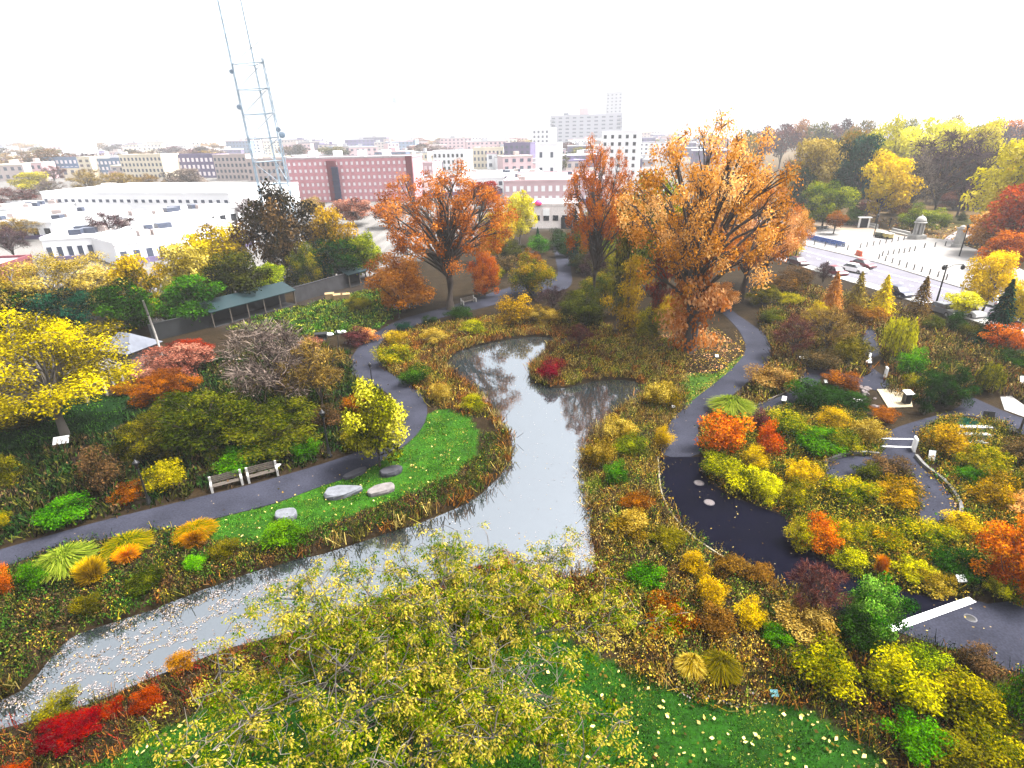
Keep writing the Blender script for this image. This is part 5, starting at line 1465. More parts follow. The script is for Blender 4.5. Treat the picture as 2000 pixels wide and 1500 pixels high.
# kitchen garden: shelter, wall, crates, hut, pergola, pole
TEAL = mat('teal_roof', (.004, .026, .034), .5, .2, 2)
DK = mat('dark_boards', (.008, .008, .012), .8, .3, 3)
def shelter(p, q, label, h, n):
    a, b = ground(*p), ground(*q)
    L = np.linalg.norm(b - a); t = (b - a) / L
    e = thing('garden_shelter', label, 'shelter', a, math.atan2(t[1], t[0]), 'teal-roofed shelters along the kitchen garden')
    m = MB(); m.add([(-.2, -.5, h), (L + .2, -.5, h), (L + .2, 2.6, h + 1.0), (-.2, 2.6, h + 1.0), (-.2, -.5, h + .12), (L + .2, -.5, h + .12), (L + .2, 2.6, h + 1.12), (-.2, 2.6, h + 1.12)],
            [(3, 2, 1, 0), (4, 5, 6, 7), (0, 1, 5, 4), (1, 2, 6, 5), (2, 3, 7, 6), (3, 0, 4, 7)]).build('roof', TEAL, e)
    MB().box((L / 2, 2.4, (h + .85) / 2), (L, .1, h + .85)).build('back_wall', DK, e)
    MB().box((L / 2, 1.0, .02), (L, 2.6, .04)).build('floor', DK, e)
    for i in range(n):
        MB().box((.1 + (L - .2) * i / (n - 1), -.3, h / 2), (.14, .14, h)).build('post', WOOD, e)
shelter((416, 640), (577, 594), 'long dark shelter with a sloping teal roof on posts behind the kitchen garden', 2.2, 6)
shelter((681, 562), (722, 550), 'short dark shelter with a teal roof next to the broad rust oak', 2.2, 3)
def fence_wall(p, q, h, label, m, name='garden_wall'):
    a, b = ground(*p), ground(*q); L = np.linalg.norm(b - a); t = (b - a) / L
    e = thing(name, label, 'wall', a, math.atan2(t[1], t[0]))
    MB().box((L / 2, .4, h / 2), (L, .25, h)).build('wall', m, e)
    MB().box((L / 2, .4, h + .05), (L + .1, .34, .1)).build('coping', m, e)
fence_wall((580, 592), (680, 562), 2.4, 'grey stained wall between the long and the short teal-roofed shelter', mat('stained_wall', (.035, .034, .040), .9, .35, 1.2))
fence_wall((300, 668), (412, 640), 2.2, 'dark wall left of the long teal-roofed shelter', mat('dark_wall', (.013, .015, .018), .9, .35, 1.2))
CR = mat('crate_wood', (.42, .28, .13), .8, .15, 3)
for i, (x, y, l) in enumerate([(645, 585, 'pale wooden compost crate, leftmost of the three in the kitchen garden'), (661, 587, 'pale wooden compost crate, middle one of the three in the kitchen garden'), (676, 586, 'pale wooden compost crate, rightmost of the three in the kitchen garden')]):
    P = ground(x, y)
    e = thing('wooden_crate', l, 'crate', P, .3, 'wooden compost crates')
    m = MB()
    for s in range(4):
        z = .14 + s * .24
        m.box((0, -.6, z), (1.36, .05, .2)).box((0, .6, z), (1.36, .05, .2)).box((-.68, 0, z), (.05, 1.2, .2)).box((.68, 0, z), (.05, 1.2, .2))
    m.build('boards', CR, e)
    MB().box((0, 0, 1.02), (1.46, 1.3, .05)).build('lid', CR, e)
def hut():
    P = ground(262, 712)
    e = thing('garden_hut', 'small hut with a grey hipped roof behind the big yellow elm', 'hut', P, -.35)
    MB().box((0, 0, 1.2), (4.6, 3.6, 2.4)).build('wall', mat('hut_wall', (.16, .15, .15), .85, .2, 2), e)
    m = MB(); m.add([(-2.8, -2.3, 2.4), (2.8, -2.3, 2.4), (2.8, 2.3, 2.4), (-2.8, 2.3, 2.4), (-.9, 0, 4.0), (.9, 0, 4.0)], [(3, 2, 1, 0), (0, 1, 5, 4), (1, 2, 5), (2, 3, 4, 5), (3, 0, 4)])
    rf = m.build('roof', mat('slate_roof', (.15, .165, .21), .8, .12, 2), e)
    v = MB().lathe([(.12, 3.3), (.12, 3.85)], n=8).build('vent_pipe', BLACK, rf)
    MB().box((.6, -1.82, 1.0), (.9, .06, 2.0)).build('door', WOOD, e)
hut()
def pergola():
    a, b = ground(172, 786), ground(246, 760)
    L = np.linalg.norm(b - a); t = (b - a) / L
    e = thing('pergola', 'weathered pergola with white posts under the big yellow elm', 'pergola', a, math.atan2(t[1], t[0]))
    wp = mat('worn_white', (.17, .155, .13), .8, .25, 4)
    for x in (0, L / 2, L):
        for y in (0, 2.4):
            MB().box((x, y, 1.35), (.2, .2, 2.7)).build('post', wp, e)
    for y in (0, 2.4): MB().box((L / 2, y, 2.8), (L + .8, .12, .2)).build('beam', wp, e)
    for i in range(8): MB().box((L * i / 7, 1.2, 2.95), (.07, 3.2, .1)).build('rafter', wp, e)
pergola()
P = ground(323, 716)
e = thing('white_pole', 'tall weathered white pole leaning above the dusty pink-red shrub', 'pole', P)
h = height_to(P, 588)
MB().tube([(0, 0, 0), (-.15, .1, h * .5), (-.5, .2, h)], [.15, .13, .10], 8).build('shaft', mat('peeling_white', (.20, .19, .18), .8, .3, 3), e)
for z in (.3, .8): MB().box((-.15 * z * 2, -.1, h * z), (.34, .12, .10)).build('bracket', BLACK, e)
for x, y, l, s in [(600, 668, 'dark covered cart at the near end of the kitchen garden', 1.0)]:
    P = ground(628, 662)
    e = thing('garden_cart', l, 'cart', P, .2)
    MB().box((0, 0, .55), (1.5, .9, .5), taper=1.1).build('tray', BLACK, e)
    for sx in (-.5, .5):
        MB().tube([(sx, -.5, .28), (sx, .5, .28)], .28, 10).build('wheel', BLACK, e)
    MB().tube([(.75, 0, .6), (1.4, 0, .9)], .04, 6).build('handle', BLACK, e)
for x, y, l in [(640, 655, 'white sack lying left of the lamp post at the kitchen garden'), (665, 650, 'white sack lying right of the garden cart')]:
    P = ground(x, y)
    m = MB(); m.lathe([(.5, 0), (.62, .15), (.5, .35), (.15, .45)], n=9)
    o = m.build('garden_sack', WHITE); o.location = tuple(P); o.scale = (1.4, .7, .8); tag(o, l, 'sack', 'white sacks by the kitchen garden')

# ---------------------------------------------------------------- street and plaza
def car(x, y, ang, body, label, L=4.5):
    P = ground(x, y)
    e = thing('parked_car', label, 'car', (P[0], P[1], .024), ang)
    k = L / 4.5
    pr = [(-2.25, .35), (-2.2, .72), (-1.9, .86), (-1.1, .92), (1.0, .92), (2.0, .80), (2.25, .62), (2.25, .35), (2.1, .25), (-2.1, .25)]
    def extr(pf, w0, m, name, w1=None):
        w1 = w1 or w0
        n = len(pf); zs = [p[1] for p in pf]; z0, z1 = min(zs), max(zs)
        V = [(p[0] * k, s * (w0 + (w1 - w0) * (p[1] - z0) / (z1 - z0)), p[1]) for s in (-1, 1) for p in pf]
        Fs = [tuple(range(n)), tuple(reversed(range(n, 2 * n)))] + [(i, n + i, n + (i + 1) % n, (i + 1) % n) for i in range(n)]
        return MB().add(V, Fs).build(name, m, e)
    extr(pr, .90, body, 'body', .84)
    extr([(-1.75, .90), (-1.15, 1.40), (.35, 1.42), (1.15, .90)], .80, GLASS, 'windows', .62)
    extr([(-1.15, 1.395), (-1.0, 1.47), (.2, 1.48), (.40, 1.41)], .63, body, 'roof', .56)
    for sx in (-1.42, 1.42):
        for sy in (-.82, .82):
            t = MB().tube([(sx * k, sy - .1, .32), (sx * k, sy + .1, .32)], .32, 12).build('wheel', BLACK, e)
            MB().tube([(sx * k, sy - .108, .32), (sx * k, sy + .108, .32)], .18, 10).build('rim', CONC, t)
    for sy in (-.6, .6):
        MB().box((2.22 * k, sy, .66), (.1, .34, .14)).build('headlight', WHITE, e)
        MB().box((-2.2 * k, sy, .74), (.1, .30, .14)).build('tail_light', mat('tail_red', (.4, .02, .02), .4), e)
sa = ground(1555, 493)[:2]; sb = ground(1860, 580)[:2]
SANG = math.atan2(sb[1] - sa[1], sb[0] - sa[0])
CARS = dict(red=mat('red_car', (.22, .02, .04), .3, .05, 1, spec=.5), white=mat('white_car', (.72, .72, .74), .3, .05, 1, spec=.5),
            navy=mat('navy_car', (.012, .02, .07), .3, .05, 1, spec=.5), maroon=mat('maroon_car', (.09, .02, .03), .3, .05, 1, spec=.5), grey=mat('grey_car', (.22, .23, .26), .3, .05, 1, spec=.5))
car(1557, 517, SANG, CARS['maroon'], 'dark maroon car at the left end of the street, half hidden by shrubs')
car(1630, 536, SANG, CARS['red'], 'dark red car behind the orange-tan feathery conifer')
car(1667, 531, SANG + .25, CARS['white'], 'white car with dark windows in the middle of the street')
car(1684, 522, SANG + .1, CARS['red'], 'bright dark-red car just beyond the white car on the street')
car(1752, 577, SANG, CARS['navy'], 'dark blue car on the near side of the street')
car(1840, 612, SANG, CARS['grey'], 'grey car parked behind the brownish feathery conifer and street lamp')
car(1885, 615, SANG, CARS['white'], 'white car parked behind the pale yellow street tree')
car(1972, 632, SANG, CARS['navy'], 'dark car parked right of the tall dark conifer')
car(1978, 612, SANG, CARS['grey'], 'grey car at the right end of the street, right of the tall dark conifer')
car(1935, 596, SANG, CARS['white'], 'white car driving on the far side at the right end of the street')

def bike(x, y):
    P = ground(x, y, .16)
    m = MB()
    for s in (-.52, .52):
        for k in range(10):
            a, b = 2 * math.pi * k / 10, 2 * math.pi * (k + 1) / 10
            m.tube([(s + .33 * math.cos(a), 0, .34 + .33 * math.sin(a)), (s + .33 * math.cos(b), 0, .34 + .33 * math.sin(b))], .035, 4, cap=False)
    for p, q in [((-.52, .34), (-.1, .4)), ((-.1, .4), (.42, .75)), ((-.1, .4), (-.2, .9)), ((.42, .75), (.52, .34)), ((.42, .75), (.38, 1.05)), ((-.52, .34), (-.17, .75))]:
        m.tube([(p[0], 0, p[1]), (q[0], 0, q[1])], .05, 5)
    m.box((-.2, 0, .93), (.28, .16, .08)).box((.38, 0, 1.06), (.06, .5, .05)).box((.58, 0, .9), (.24, .3, .2)).box((-.52, 0, .62), (.5, .12, .16))
    o = m.build('bicycle', mat('blue_paint', (.02, .10, .42), .4, .1, 2)); o.location = (P[0], P[1], .16)
    o.rotation_euler = (0, 0, SANG + 1.2)
    return tag(o, 'blue share bicycle docked in the long row at the left end of the plaza', 'bicycle', 'blue bicycles docked on the plaza')
b0 = bike(1571, 466)
A_, B_ = ground(1571, 466, .16), ground(1642, 482, .16)
for i in range(1, 22):
    c = dup(b0); p = A_ + (B_ - A_) * i / 21; c.location = (p[0], p[1], .16)
    c.rotation_euler = (0, 0, SANG + 1.2 + .1 * math.sin(i * 2.1))
m = MB(); Lr = np.linalg.norm(B_ - A_)
m.box((Lr / 2, .9, .06), (Lr + 1, .35, .10))
for i in range(22): m.box((Lr * i / 21, .9, .45), (.12, .22, .8))
o = m.build('bicycle_dock', mat('dock_grey', (.25, .27, .3), .6)); o.location = (A_[0], A_[1], .15); o.rotation_euler = (0, 0, math.atan2(B_[1] - A_[1], B_[0] - A_[0]))
tag(o, 'grey docking rail holding the row of blue bicycles', 'bike rack')
o = MB().box((0, 0, 1.1), (.6, .18, 2.2)).build('dock_kiosk', mat('blue_paint', (.02, .10, .42), .4)); P = ground(1574, 462, .15); o.location = tuple(P); tag(o, 'blue upright kiosk at the left end of the bicycle row', 'kiosk')

bol = MB().lathe([(.16, 0), (.16, .08), (.10, .12), (.10, .85), (.12, .9), (.06, 1.0)], n=8).mesh('bollard', mat('bollard_grey', (.10, .10, .11), .6, .2, 3))
def row(p, q, n, label):
    a, b = ground(*p, .15), ground(*q, .15)
    for i in range(n):
        c = a + (b - a) * i / max(1, n - 1)
        o = link('bollard', bol); o.location = (c[0], c[1], .15)
        tag(o, label, 'bollard', label.replace('dark bollard', 'bollards'))
row((1716, 506), (1848, 546), 10, 'dark bollard in the row along the street edge of the plaza')
row((1723, 500), (1786, 490), 7, 'dark bollard in the row crossing the middle of the plaza')
row((1805, 484), (1846, 480), 3, 'dark bollard in the short row leading to the stone column')
row((1680, 484), (1765, 469), 8, 'dark bollard in the row in front of the domed stone pavilion')
row((1590, 478), (1655, 488), 4, 'dark bollard in the row between the blue bicycles and the street')

STONE = mat('granite', (.24, .235, .225), .8, .12, 1.2, bump=.2)
def pavilion():
    P = ground(1790, 466, .15); h = height_to(P, 420)
    e = thing('stone_pavilion', 'white domed stone pavilion in front of the yellow-green leafy tree', 'pavilion', (P[0], P[1], .15), SANG); s = h / 6.6
    MB().box((0, 0, .5), (2.9, 2.9, 1.0)).box((0, 0, 1.1), (2.5, 2.5, .2)).build('base', STONE, e)
    m = MB()
    for k in range(8):
        a = 2 * math.pi * k / 8 + .39
        m.box((.92 * math.cos(a), .92 * math.sin(a), 2.75), (.42, .42, 3.1), a)
    m.lathe([(.62, 1.2), (.62, 4.3)], n=10).build('drum', STONE, e)
    MB().lathe([(1.35, 4.3), (1.42, 4.45), (1.3, 4.6), (1.2, 4.62)], n=20).build('cornice', STONE, e)
    MB().lathe([(1.2, 4.6), (1.18, 5.0), (1.0, 5.5), (.65, 5.95), (.2, 6.2), (.12, 6.4), (.04, 6.6)], n=20).build('dome', STONE, e)
    e.scale = (s * 1.1, s * 1.1, s)
pavilion()
def column():
    P = ground(1870, 482, .15); h = height_to(P, 441); s = h / 6.0
    e = thing('stone_column', 'pale square stone column at the right end of the plaza', 'column', (P[0], P[1], .15), SANG)
    MB().box((0, 0, .4), (1.9, 1.9, .8)).build('base', STONE, e)
    MB().box((0, 0, 2.9), (1.5, 1.5, 4.2), taper=.88).build('shaft', STONE, e)
    MB().box((0, 0, 5.1), (1.75, 1.75, .25)).build('cornice', STONE, e)
    MB().lathe([(.75, 5.2), (.7, 5.5), (.4, 5.85), (.05, 6.0)], n=14).build('cap', STONE, e)
    e.scale = (s * 1.15, s * 1.15, s)
column()
def pole_lamp(x, y, ty, label, arms):
    P = ground(x, y); h = height_to(P, ty)
    e = thing('street_lamp', label, 'street lamp', P, 0, 'street lamps by the plaza')
    MB().tube([(0, 0, 0), (0, 0, 1), (0, 0, h)], [.17, .13, .08], 8).build('pole', BLACK, e)
    for s, L in arms:
        MB().tube([(0, 0, h - .5), (s * L * .4, 0, h - .05), (s * L, 0, h)], [.06, .05, .04], 6).build('arm', BLACK, e)
        MB().lathe([(.10, -.75), (.26, -.6), (.28, -.3), (.12, -.05), (.04, 0)], (s * L, 0, h), 10).build('lantern', BLACK, e)
    if not arms: MB().lathe([(.1, 0), (.26, .2), (.24, .55), (.05, .8)], (0, 0, h - .8), 10).build('lantern', BLACK, e)
    return e
pole_lamp(1826, 600, 517, 'tall street lamp with curved arm and two lanterns at the near side of the street', [(1, 2.3), (-1, .35)])
pole_lamp(1873, 502, 438, 'dark lamp pole in front of the pale stone column', [])
pole_lamp(1706, 463, 418, 'dark lamp pole on the plaza below the bright yellow tree', [])
pole_lamp(1552, 512, 452, 'dark lamp pole at the left end of the street beside the yellow shrub', [])
pole_lamp(1736, 446, 424, 'slim dark pole right of the trunks of the bright yellow tree', [])
P = ground(1677, 499, .15)
e = thing('road_barrier', 'orange plastic barrier standing on the plaza edge', 'barrier', P, SANG - .3)
MB().box((0, 0, .5), (2.3, .35, 1.0), taper=.85).build('body', mat('orange_plastic', (.85, .12, .03), .5, .1, 2), e)
MB().box((0, 0, .08), (2.4, .6, .16)).build('foot', mat('orange_plastic', (.85, .12, .03), .5), e)
P = ground(1598, 448)
e = thing('concrete_bench', 'long grey concrete bench on the tan paving behind the blue bicycles', 'bench', (P[0], P[1], .16), -.1)
MB().box((0, 0, .55), (4.6, .7, .18)).build('seat', mat('grey_concrete', (.22, .24, .25), .9, .15, 2), e)
for s in (-1.8, 0, 1.8): MB().box((s, 0, .23), (.4, .55, .46)).build('leg', mat('grey_concrete', (.22, .24, .25), .9), e)
for i, (x, y, l) in enumerate([(1768, 462, 'stone bench wall left of the domed stone pavilion'), (1706, 447, 'stone bench wall behind the dark lamp pole on the plaza')]):
    P = ground(x, y)
    e = thing('bench_wall', l, 'wall', (P[0], P[1], .15), SANG - .15)
    MB().box((-2.5, .5, .5), (6.5, .35, 1.0)).build('back', STONE, e)
    MB().box((-2.5, 0, .22), (6.5, .7, .44)).build('seat', STONE, e)
P = ground(1732, 466, .15)
e = thing('vendor_cart', 'yellow cart parked on the plaza left of the stone bench wall', 'cart', P, SANG)
MB().box((0, 0, .75), (2.2, 1.1, .9)).build('body', mat('yellow_paint', (.78, .62, .20), .5), e)
MB().box((0, 0, 1.25), (2.4, 1.3, .08)).build('counter', WHITE, e)
for s in (-.7, .7): MB().tube([(s, -.6, .3), (s, .6, .3)], .3, 10).build('wheel', BLACK, e)
P = ground(1716, 464, .15)
e = thing('vendor_cart', 'dark cart beside the yellow cart on the plaza', 'cart', P, SANG)
MB().box((0, 0, .75), (1.5, 1.0, .9)).build('body', mat('olive_paint', (.10, .11, .08), .6), e)
for s in (-.4, .4): MB().tube([(s, -.55, .3), (s, .55, .3)], .3, 10).build('wheel', BLACK, e)
P = ground(1685, 446)
e = thing('bus_shelter', 'white-framed shelter with a dark side at the back of the plaza', 'shelter', (P[0], P[1], .16), -.2)
for s in (-1.1, 1.1): MB().box((s, 0, 1.25), (.3, .6, 2.5)).build('post', WHITE, e)
MB().box((0, 0, 1.2), (1.9, .1, 2.3)).build('panel', DK, e)
MB().box((0, 0, 2.58), (2.9, 1.5, .15)).build('roof', WHITE, e)
SPPL = mat('skin_and_clothes', (.06, .06, .08), .8)

# ---------------------------------------------------------------- the city behind: every building a thing with walls, roof and windows
def building(name, label, p, q, ty, depth, wall, floors, cols, glass, group=None, roofm=None, cornice=True, wfrac=(.5, .55), zbase=0.0, extra=None, frame=None):
    a, b = ground(*p), ground(*q)
    L = np.linalg.norm(b - a); t = (b - a) / L; n = np.array([-t[1], t[0], 0])
    h = height_to(a, ty)
    e = thing(name, label, 'building', a, math.atan2(t[1], t[0]), group)
    MB().box((L / 2, depth / 2, h / 2), (L, depth, h)).build('wall', wall, e)
    rf = MB().box((L / 2, depth / 2, h + .12), (L - .6, depth - .6, .24)).build('roof', roofm or ROOF, e)
    if cornice:
        m = MB()
        for c, d in (((L / 2, .1, h + .35), (L + .3, .5, .7)), ((L / 2, depth - .1, h + .35), (L + .3, .5, .7)), ((.1, depth / 2, h + .35), (.5, depth - .32, .7)), ((L - .1, depth / 2, h + .35), (.5, depth - .32, .7))): m.box(c, d)
        m.build('cornice', frame or wall, e)
    fh = h / (floors + .25); cw = L / cols
    w, hh = cw * wfrac[0], fh * wfrac[1]
    wm = MB().box((0, 0, 0), (w + .3, .12, hh + .3), mi=1).box((0, -.05, 0), (w, .12, hh), mi=0)
    if frame: wm.box((0, -.1, 0), (.12, .12, hh), mi=1)
    wm = wm.mesh('window', [glass, frame or wall])
    for f in range(floors):
        for c in range(cols):
            o = link('window', wm, e); o.location = (cw * (c + .5), -.03, fh * (f + .58))
    side = max(1, int(depth / max(cw, 3)))
    if extra: extra(e, L, depth, h)
    return e
ROOF = mat('pale_roof', (.24, .24, .26), .9, .1, .08)
BRICK = mat('red_brick', (.80, .37, .42), .9, .14, .6)
DBRICK = mat('dark_brick', (.20, .16, .32), .9, .15, .3)
CREAM = mat('cream_wall', (.50, .44, .34), .9, .08, .2)
TANB = mat('tan_brick', (.70, .58, .55), .9, .1, .3)
BLUEB = mat('blue_grey_wall', (.20, .30, .48), .9, .1, .3)
WHB = mat('white_wall', (.62, .62, .64), .9, .05, .1)
PINKB = mat('pinkish_wall', (.42, .29, .31), .9, .08, .15)
PALEW = mat('pale_window', (.62, .55, .58), .3, .1, 1)
BWIN = mat('blue_window', (.10, .12, .18), .3, .1, 1)
def red_extra(e, L, d, h):
    MB().box((L * .36, -.5, h * .48), (L * .075, 1.2, h * .96)).build('bay', mat('dark_red_brick', (.24, .06, .08), .9), e)
    b = MB().box((L * .385, -1.0, h * .42), (L * .05, .6, h * .80)).build('fire_escape', mat('escape_blue', (.04, .045, .12), .7), e)
    m = MB()
    for i in range(6): m.box((L * .385, -1.6, h * (.1 + .14 * i)), (L * .07, .9, .12)).box((L * .385, -2.0, h * (.1 + .14 * i) + .55), (L * .07, .08, .08))
    m.build('balcony', mat('escape_blue', (.04, .045, .12), .7), e)
    MB().box((L * .97, .4, h * .5), (L * .05, 1.4, h * 1.06)).build('corner_tower', mat('dark_red_brick', (.24, .06, .08), .9), e)
    for i in range(4): MB().box((L * (.15 + .2 * i), d * .5, h + 1.5), (3, 3, 2.6)).build('roof_house', WHB, e)
building('apartment_building', 'long red brick apartment building with a dark fire escape behind the orange oaks', (572, 396), (812, 392), 312, 22, BRICK, 6, 24, PALEW, frame=mat('pink_frame', (.60, .50, .53), .8), wfrac=(.34, .42), extra=red_extra)
AP = 'apartment blocks in a row at the far left'
building('apartment_building', 'blue-grey apartment block left of the cream corner tower', (92, 346), (160, 346), 309, 16, BLUEB, 3, 8, PALEW, AP)
building('apartment_building', 'cream narrow apartment tower with dark windows between two blue-grey blocks', (161, 347), (186, 347), 308, 17, CREAM, 4, 2, GLASS, AP)
building('apartment_building', 'blue-grey apartment block right of the cream narrow tower', (187, 346), (243, 346), 311, 16, BLUEB, 3, 7, PALEW, AP)
building('apartment_building', 'cream apartment block with many small windows', (244, 350), (325, 350), 304, 16, CREAM, 4, 11, BWIN, AP)
building('apartment_building', 'dark purple-brick apartment block right of the cream block', (320, 347), (424, 347), 304, 16, DBRICK, 3, 12, PALEW, AP)
building('apartment_building', 'tan-grey apartment block left of the radio tower', (425, 352), (488, 352), 304, 16, TANB, 4, 8, BWIN, AP)
building('apartment_building', 'grey apartment block behind the legs of the radio tower', (489, 356), (572, 356), 312, 16, TANB, 3, 9, BWIN, AP)
def wh_extra(e, L, d, h):
    for i in range(6): MB().box((L * (.12 + .15 * i), d * .5, h + 1.0), (4, 3, 1.8)).build('roof_unit', WHB, e)
    MB().box((L * .5, -1.2, h * .1), (L * .98, 2.4, h * .2)).build('loading_dock', CONC, e)
building('warehouse', 'long white industrial building with a row of small dark windows', (95, 423), (457, 428), 378, 40, WHB, 2, 26, BWIN, None, None, True, (.45, .28), extra=wh_extra)
def roof_extra(e, L, d, h):
    rr = np.random.default_rng(int(L * 10) % 997)
    for i in range(6):
        w = 1.2 + 2.2 * rr.random()
        MB().box((L * (.08 + .84 * rr.random()), d * (.15 + .7 * rr.random()), h + .24 + .6), (w, w * .8, 1.2)).build('roof_unit', TANB if i % 2 else BWIN, e)
    for i in range(3): MB().box((L * (.15 + .3 * i), d * .5, h + .30), (.25, d * .8, .14)).build('roof_seam', TANB, e)
    MB().box((L * .5, -.25, h * .12), (L * .96, .5, h * .24)).build('facade_shadow', DBRICK, e)  # dark strip standing in for the shadow along the foot of the facade
building('low_building', 'flat white-roofed low building at the left edge above the yellow trees', (-120, 470), (110, 466), 440, 34, WHB, 1, 10, GLASS, 'flat white-roofed buildings at the left', extra=roof_extra)
building('low_building', 'flat white-roofed low building in front of the dark purple bare tree', (95, 512), (232, 503), 470, 26, WHB, 1, 7, BWIN, 'flat white-roofed buildings at the left', extra=roof_extra)
building('low_building', 'flat white-roofed low building behind the brilliant yellow tree', (235, 520), (500, 478), 480, 24, WHB, 1, 12, BWIN, 'flat white-roofed buildings at the left', extra=roof_extra)
building('low_building', 'pale low building with a dark front below the warehouse', (262, 470), (470, 440), 430, 12, WHB, 1, 9, GLASS, 'flat white-roofed buildings at the left', extra=roof_extra)
building('low_building', 'white-roofed building at the far left behind the dark bare trees', (-140, 440), (90, 436), 413, 24, WHB, 1, 9, BWIN, 'flat white-roofed buildings at the left', extra=roof_extra)
building('low_building', 'small dark red shed at the left edge beside the yellow trees', (-60, 560), (12, 556), 528, 10, mat('shed_red', (.25, .06, .08), .9), 1, 3, GLASS)
building('low_building', 'blue-grey low building at the right end of the warehouse', (458, 412), (512, 408), 372, 18, mat('steel_wall', (.28, .33, .42), .8), 3, 5, BWIN)
building('low_building', 'low dusky pink-roofed building between the oaks', (985, 400), (1180, 398), 356, 50, PINKB, 2, 14, WHB, roofm=mat('pink_roof', (.50, .40, .44), .9, .1, .1), extra=roof_extra)
building('low_building', 'white flat building in front of the square white tower block', (905, 370), (1060, 366), 342, 24, WHB, 2, 12, BWIN, extra=roof_extra)
building('low_building', 'white flat building with a pinkish band left of the lemon yellow tree', (820, 384), (985, 380), 352, 20, WHB, 2, 12, BWIN, extra=roof_extra)
def gate_extra(e, L, d, h):
    MB().box((L * .74, -.3, h * .25), (L * .24, .5, h * .5)).build('doorway', DK, e)
    MB().box((L * .3, -.2, h * .72), (L * .14, .3, h * .3)).build('white_panel', WHITE, e)
    MB().lathe([(.8, h), (1.2, h + .7), (.5, h + 1.5)], (L * .12, 0, 0), 9).build('pink_canopy', mat('magenta', (.65, .02, .12), .6), e)
building('low_building', 'low pale building with a dark doorway behind the thin conifer', (1040, 446), (1130, 446), 402, 12, mat('cream_low', (.62, .56, .54), .9), 1, 5, GLASS, None, None, True, (.6, .3), extra=gate_extra)
building('tower_block', 'square white tower block with one dark window group', (1046, 350), (1088, 350), 282, 14, WHB, 2, 2, BWIN, None, None, True, (.25, .35))
building('apartment_building', 'dark blue-violet apartment block left of the square white tower block', (985, 332), (1036, 332), 281, 14, DBRICK, 5, 5, BWIN)
building('apartment_building', 'white office block with bold dark windows left of the giant oak', (1172, 345), (1242, 345), 258, 20, WHB, 6, 5, GLASS, None, None, True, (.4, .5))
building('apartment_building', 'white block with two rows of dark windows behind the broad rust oak', (848, 336), (908, 336), 296, 16, WHB, 3, 7, GLASS)
building('apartment_building', 'pale apartment block between the white block and the dark blue-violet block', (925, 330), (984, 330), 290, 14, CREAM, 3, 8, BWIN)
building('apartment_building', 'pink brick apartment block right of the broad red brick building', (812, 372), (848, 372), 320, 14, PINKB, 4, 4, PALEW)
def big_extra(e, L, d, h):
    MB().box((L * .47, d * .5, h + 5), (L * .13, d * .6, 10)).build('roof_house', PINKB, e)
    MB().box((L * .2, d * .5, h + 2), (L * .06, d * .3, 4)).build('water_tank', BWIN, e)
    for i in range(7): MB().box((L * .03, -1.0, h * (.2 + .11 * i)), (L * .07, 2, .6)).build('balcony', BWIN, e)
    for i in range(7): MB().box((L * .97, -1.0, h * (.2 + .11 * i)), (L * .07, 2, .6)).build('balcony', BWIN, e)
building('high_rise', 'wide high-rise apartment slab on the skyline left of the giant oak', (1074, 292), (1213, 291), 227, 22, mat('grey_white_wall', (.26, .26, .31), .9, .05, .1), 9, 10, BWIN, None, None, True, (.5, .4), extra=big_extra)
building('high_rise', 'slender pale tower rising behind the wide high-rise slab', (1180, 285), (1211, 285), 182, 20, mat('mist_wall', (.28, .28, .31), .9), 16, 4, BWIN, None, None, True, (.4, .4))
building('high_rise', 'small pale high-rise left of the wide high-rise slab', (1040, 300), (1072, 300), 252, 20, WHB, 5, 4, BWIN)
building('church_tower', 'pale square tower standing hazily at the far left', (133, 330), (172, 330), 276, 16, WHB, 1, 2, WHB)
# distant houses, each a small mesh of walls, parapet, roof house and window bands
r_ = np.random.default_rng(33)
FARM = [WHB, CREAM, TANB, PINKB, BLUEB, DBRICK, TANB, PINKB]
for i in range(190):
    x = -30 + 1420 * r_.random(); y = 290 + 46 * r_.random() ** 1.5 - (x - 1000) * .02
    P = ground(x, y); d = P[1]
    L = (16 + 60 * r_.random()) * d / F; L = min(L, 60)
    h = (6 + 12 * r_.random()) * min(d / 700, 1.6); dp = 10 + 10 * r_.random()
    m = MB(); m.box((0, dp / 2, h / 2), (L, dp, h)).box((0, dp / 2, h + .4), (L * 1.02, dp * 1.02, .8), mi=1)
    m.box((L * .25 * (r_.random() - .5), dp / 2, h + 2), (L * .15, dp * .3, 3), mi=1)
    nf = max(1, int(h / 4)); nc = max(3, int(L / 5))
    for f in range(nf):
        for c in range(nc): m.box((-L / 2 + L * (c + .5) / nc, -.06, h * (f + .55) / nf), (L / nc * .45, .2, h / nf * .45), mi=2)
    o = m.build('distant_building', [FARM[i % 8], ROOF if i % 3 else FARM[(i + 3) % 8], BWIN])
    o.location = (P[0], P[1], 0); o.rotation_euler = (0, 0, r_.normal() * .25)
    tag(o, 'small flat-roofed building fading into the distant pale city', 'building', 'far hazy city buildings')

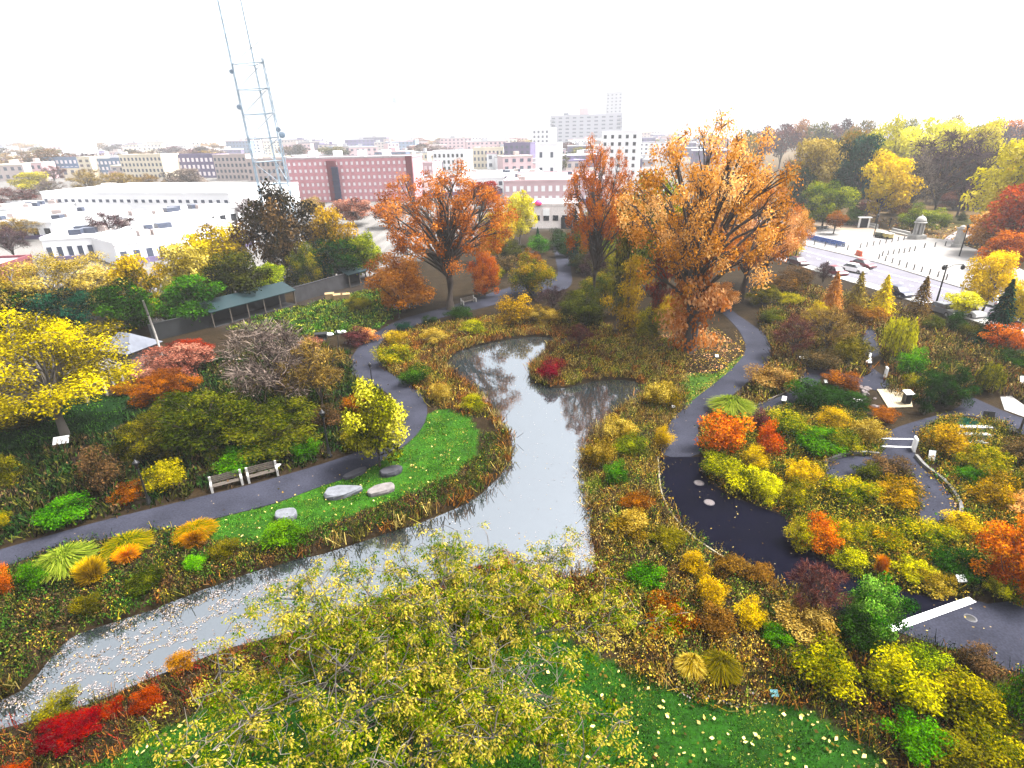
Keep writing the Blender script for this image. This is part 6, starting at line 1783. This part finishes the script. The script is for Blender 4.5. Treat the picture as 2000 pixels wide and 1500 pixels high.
# ---------------------------------------------------------------- radio tower and crane
STEEL = mat('pale_steel', (.19, .25, .31), .6, .1, .5)
def radio_tower():
    P0 = np.array([-71.3, 185.0, 0.0])
    e = thing('radio_tower', 'tall pale lattice radio tower with dishes, left of the red brick building', 'tower', P0)
    H = 78.0
    def leg(k, z):
        a = [math.radians(205), math.radians(-25), math.radians(95)][k]
        R = 4.6 * (1 - .12 * z / H)
        return np.array([R * math.cos(a) * 1.15, R * math.sin(a), z])
    for k in range(3):
        m = MB(); top = (H, 45, H * .8)[k]
        zs = np.linspace(0, top, 22 if k != 1 else 14)
        wd = (.34, .62, .3)[k]
        for a in range(3):
            an = 2.1 * a
            m.tube([leg(k, z) + np.array([math.cos(an), math.sin(an), 0]) * wd * (1 - .6 * z / top) for z in zs], [.12 * (1 - .3 * z / top) for z in zs], 4)
        for i in range(len(zs) - 1):
            for a in range(3):
                an, bn = 2.1 * a, 2.1 * (a + 1)
                s0, s1 = wd * (1 - .6 * zs[i] / top), wd * (1 - .6 * zs[i + 1] / top)
                m.tube([leg(k, zs[i]) + np.array([math.cos(an), math.sin(an), 0]) * s0, leg(k, zs[i + 1]) + np.array([math.cos(bn), math.sin(bn), 0]) * s1], .09, 3, cap=False)
        m.build('leg', STEEL, e)
    m = MB()
    for z in np.arange(5, 50, 6.5):
        for k in range(3):
            j = (k + 1) % 3
            m.tube([leg(k, z), leg(j, z)], .13, 4); m.tube([leg(k, z), leg(j, min(z + 6.5, 49))], .09, 3)
    m.build('bracing', STEEL, e)
    def dish(k, z, off, r):
        c = leg(k, z) + np.array(off)
        d = MB().lathe([(.1, 0), (r * .6, .25), (r, .6), (r * .98, .75), (.1, .35)], n=14)
        d.V = [(v[0], -v[2], v[1]) for v in d.V]
        o = d.build('dish', mat('dish_blue', (.22, .32, .44), .5), e); o.location = tuple(c); o.rotation_euler = (0, 0, .6)
    dish(1, 25.0, (1.2, -.8, 0), .9); dish(1, 26.5, (.4, -.8, 0), .7); dish(2, 62, (0, -1, 0), 1.0); dish(0, 33, (-.4, -.7, 0), .7); dish(0, 42, (-.4, -.7, 0), .6)
    e.rotation_euler = (0, math.radians(-2.2), 0)
radio_tower()
def crane():
    P = ground(779, 283); h = height_to(P, 198); s = P[1]
    e = thing('tower_crane', 'pale tower crane on the horizon above the red brick building', 'crane', P, 0)
    w = 4.2 * s / 900; u = s / F
    m = MB()
    for sx in (-1, 1): m.tube([(sx * w * .4, 0, 0), (sx * w * .4, 0, h)], w * .16, 4)
    for i in range(14): m.tube([(-w * .4, 0, h * i / 14), (w * .4, 0, h * (i + 1) / 14)], w * .1, 3)
    m.build('mast', STEEL, e)
    MB().tube([(0, 0, h), (-34 * u, 0, h + 1.5 * u)], w * .18, 4).tube([(0, 0, h + 5 * u), (-26 * u, 0, h + 1 * u)], w * .06, 3).build('jib', STEEL, e)
    MB().tube([(0, 0, h * .82), (16 * u, 0, h * .82)], w * .14, 4).build('counter_jib', STEEL, e)
    MB().box((0, 0, h + 2.5 * u), (w, w, 5 * u)).build('cab', STEEL, e)
crane()

# ---------------------------------------------------------------- pale autumn haze over the place
def haze():
    m = bpy.data.materials.new('haze_air'); m.use_nodes = True
    N, L = m.node_tree.nodes, m.node_tree.links
    N.remove(N['Principled BSDF'])
    v = N.new('ShaderNodeVolumePrincipled')
    v.inputs['Color'].default_value = (.93, .95, 1.0, 1)
    v.inputs['Density'].default_value = HAZE_DENSITY
    v.inputs['Anisotropy'].default_value = .2
    L.new(v.outputs[0], N['Material Output'].inputs['Volume'])
    MB().box((0, 1200, 44), (9000, 3200, 92)).build('haze', m)
    tag(bpy.data.objects['haze'], kind='stuff')
HAZE_DENSITY = 0.00022
haze()
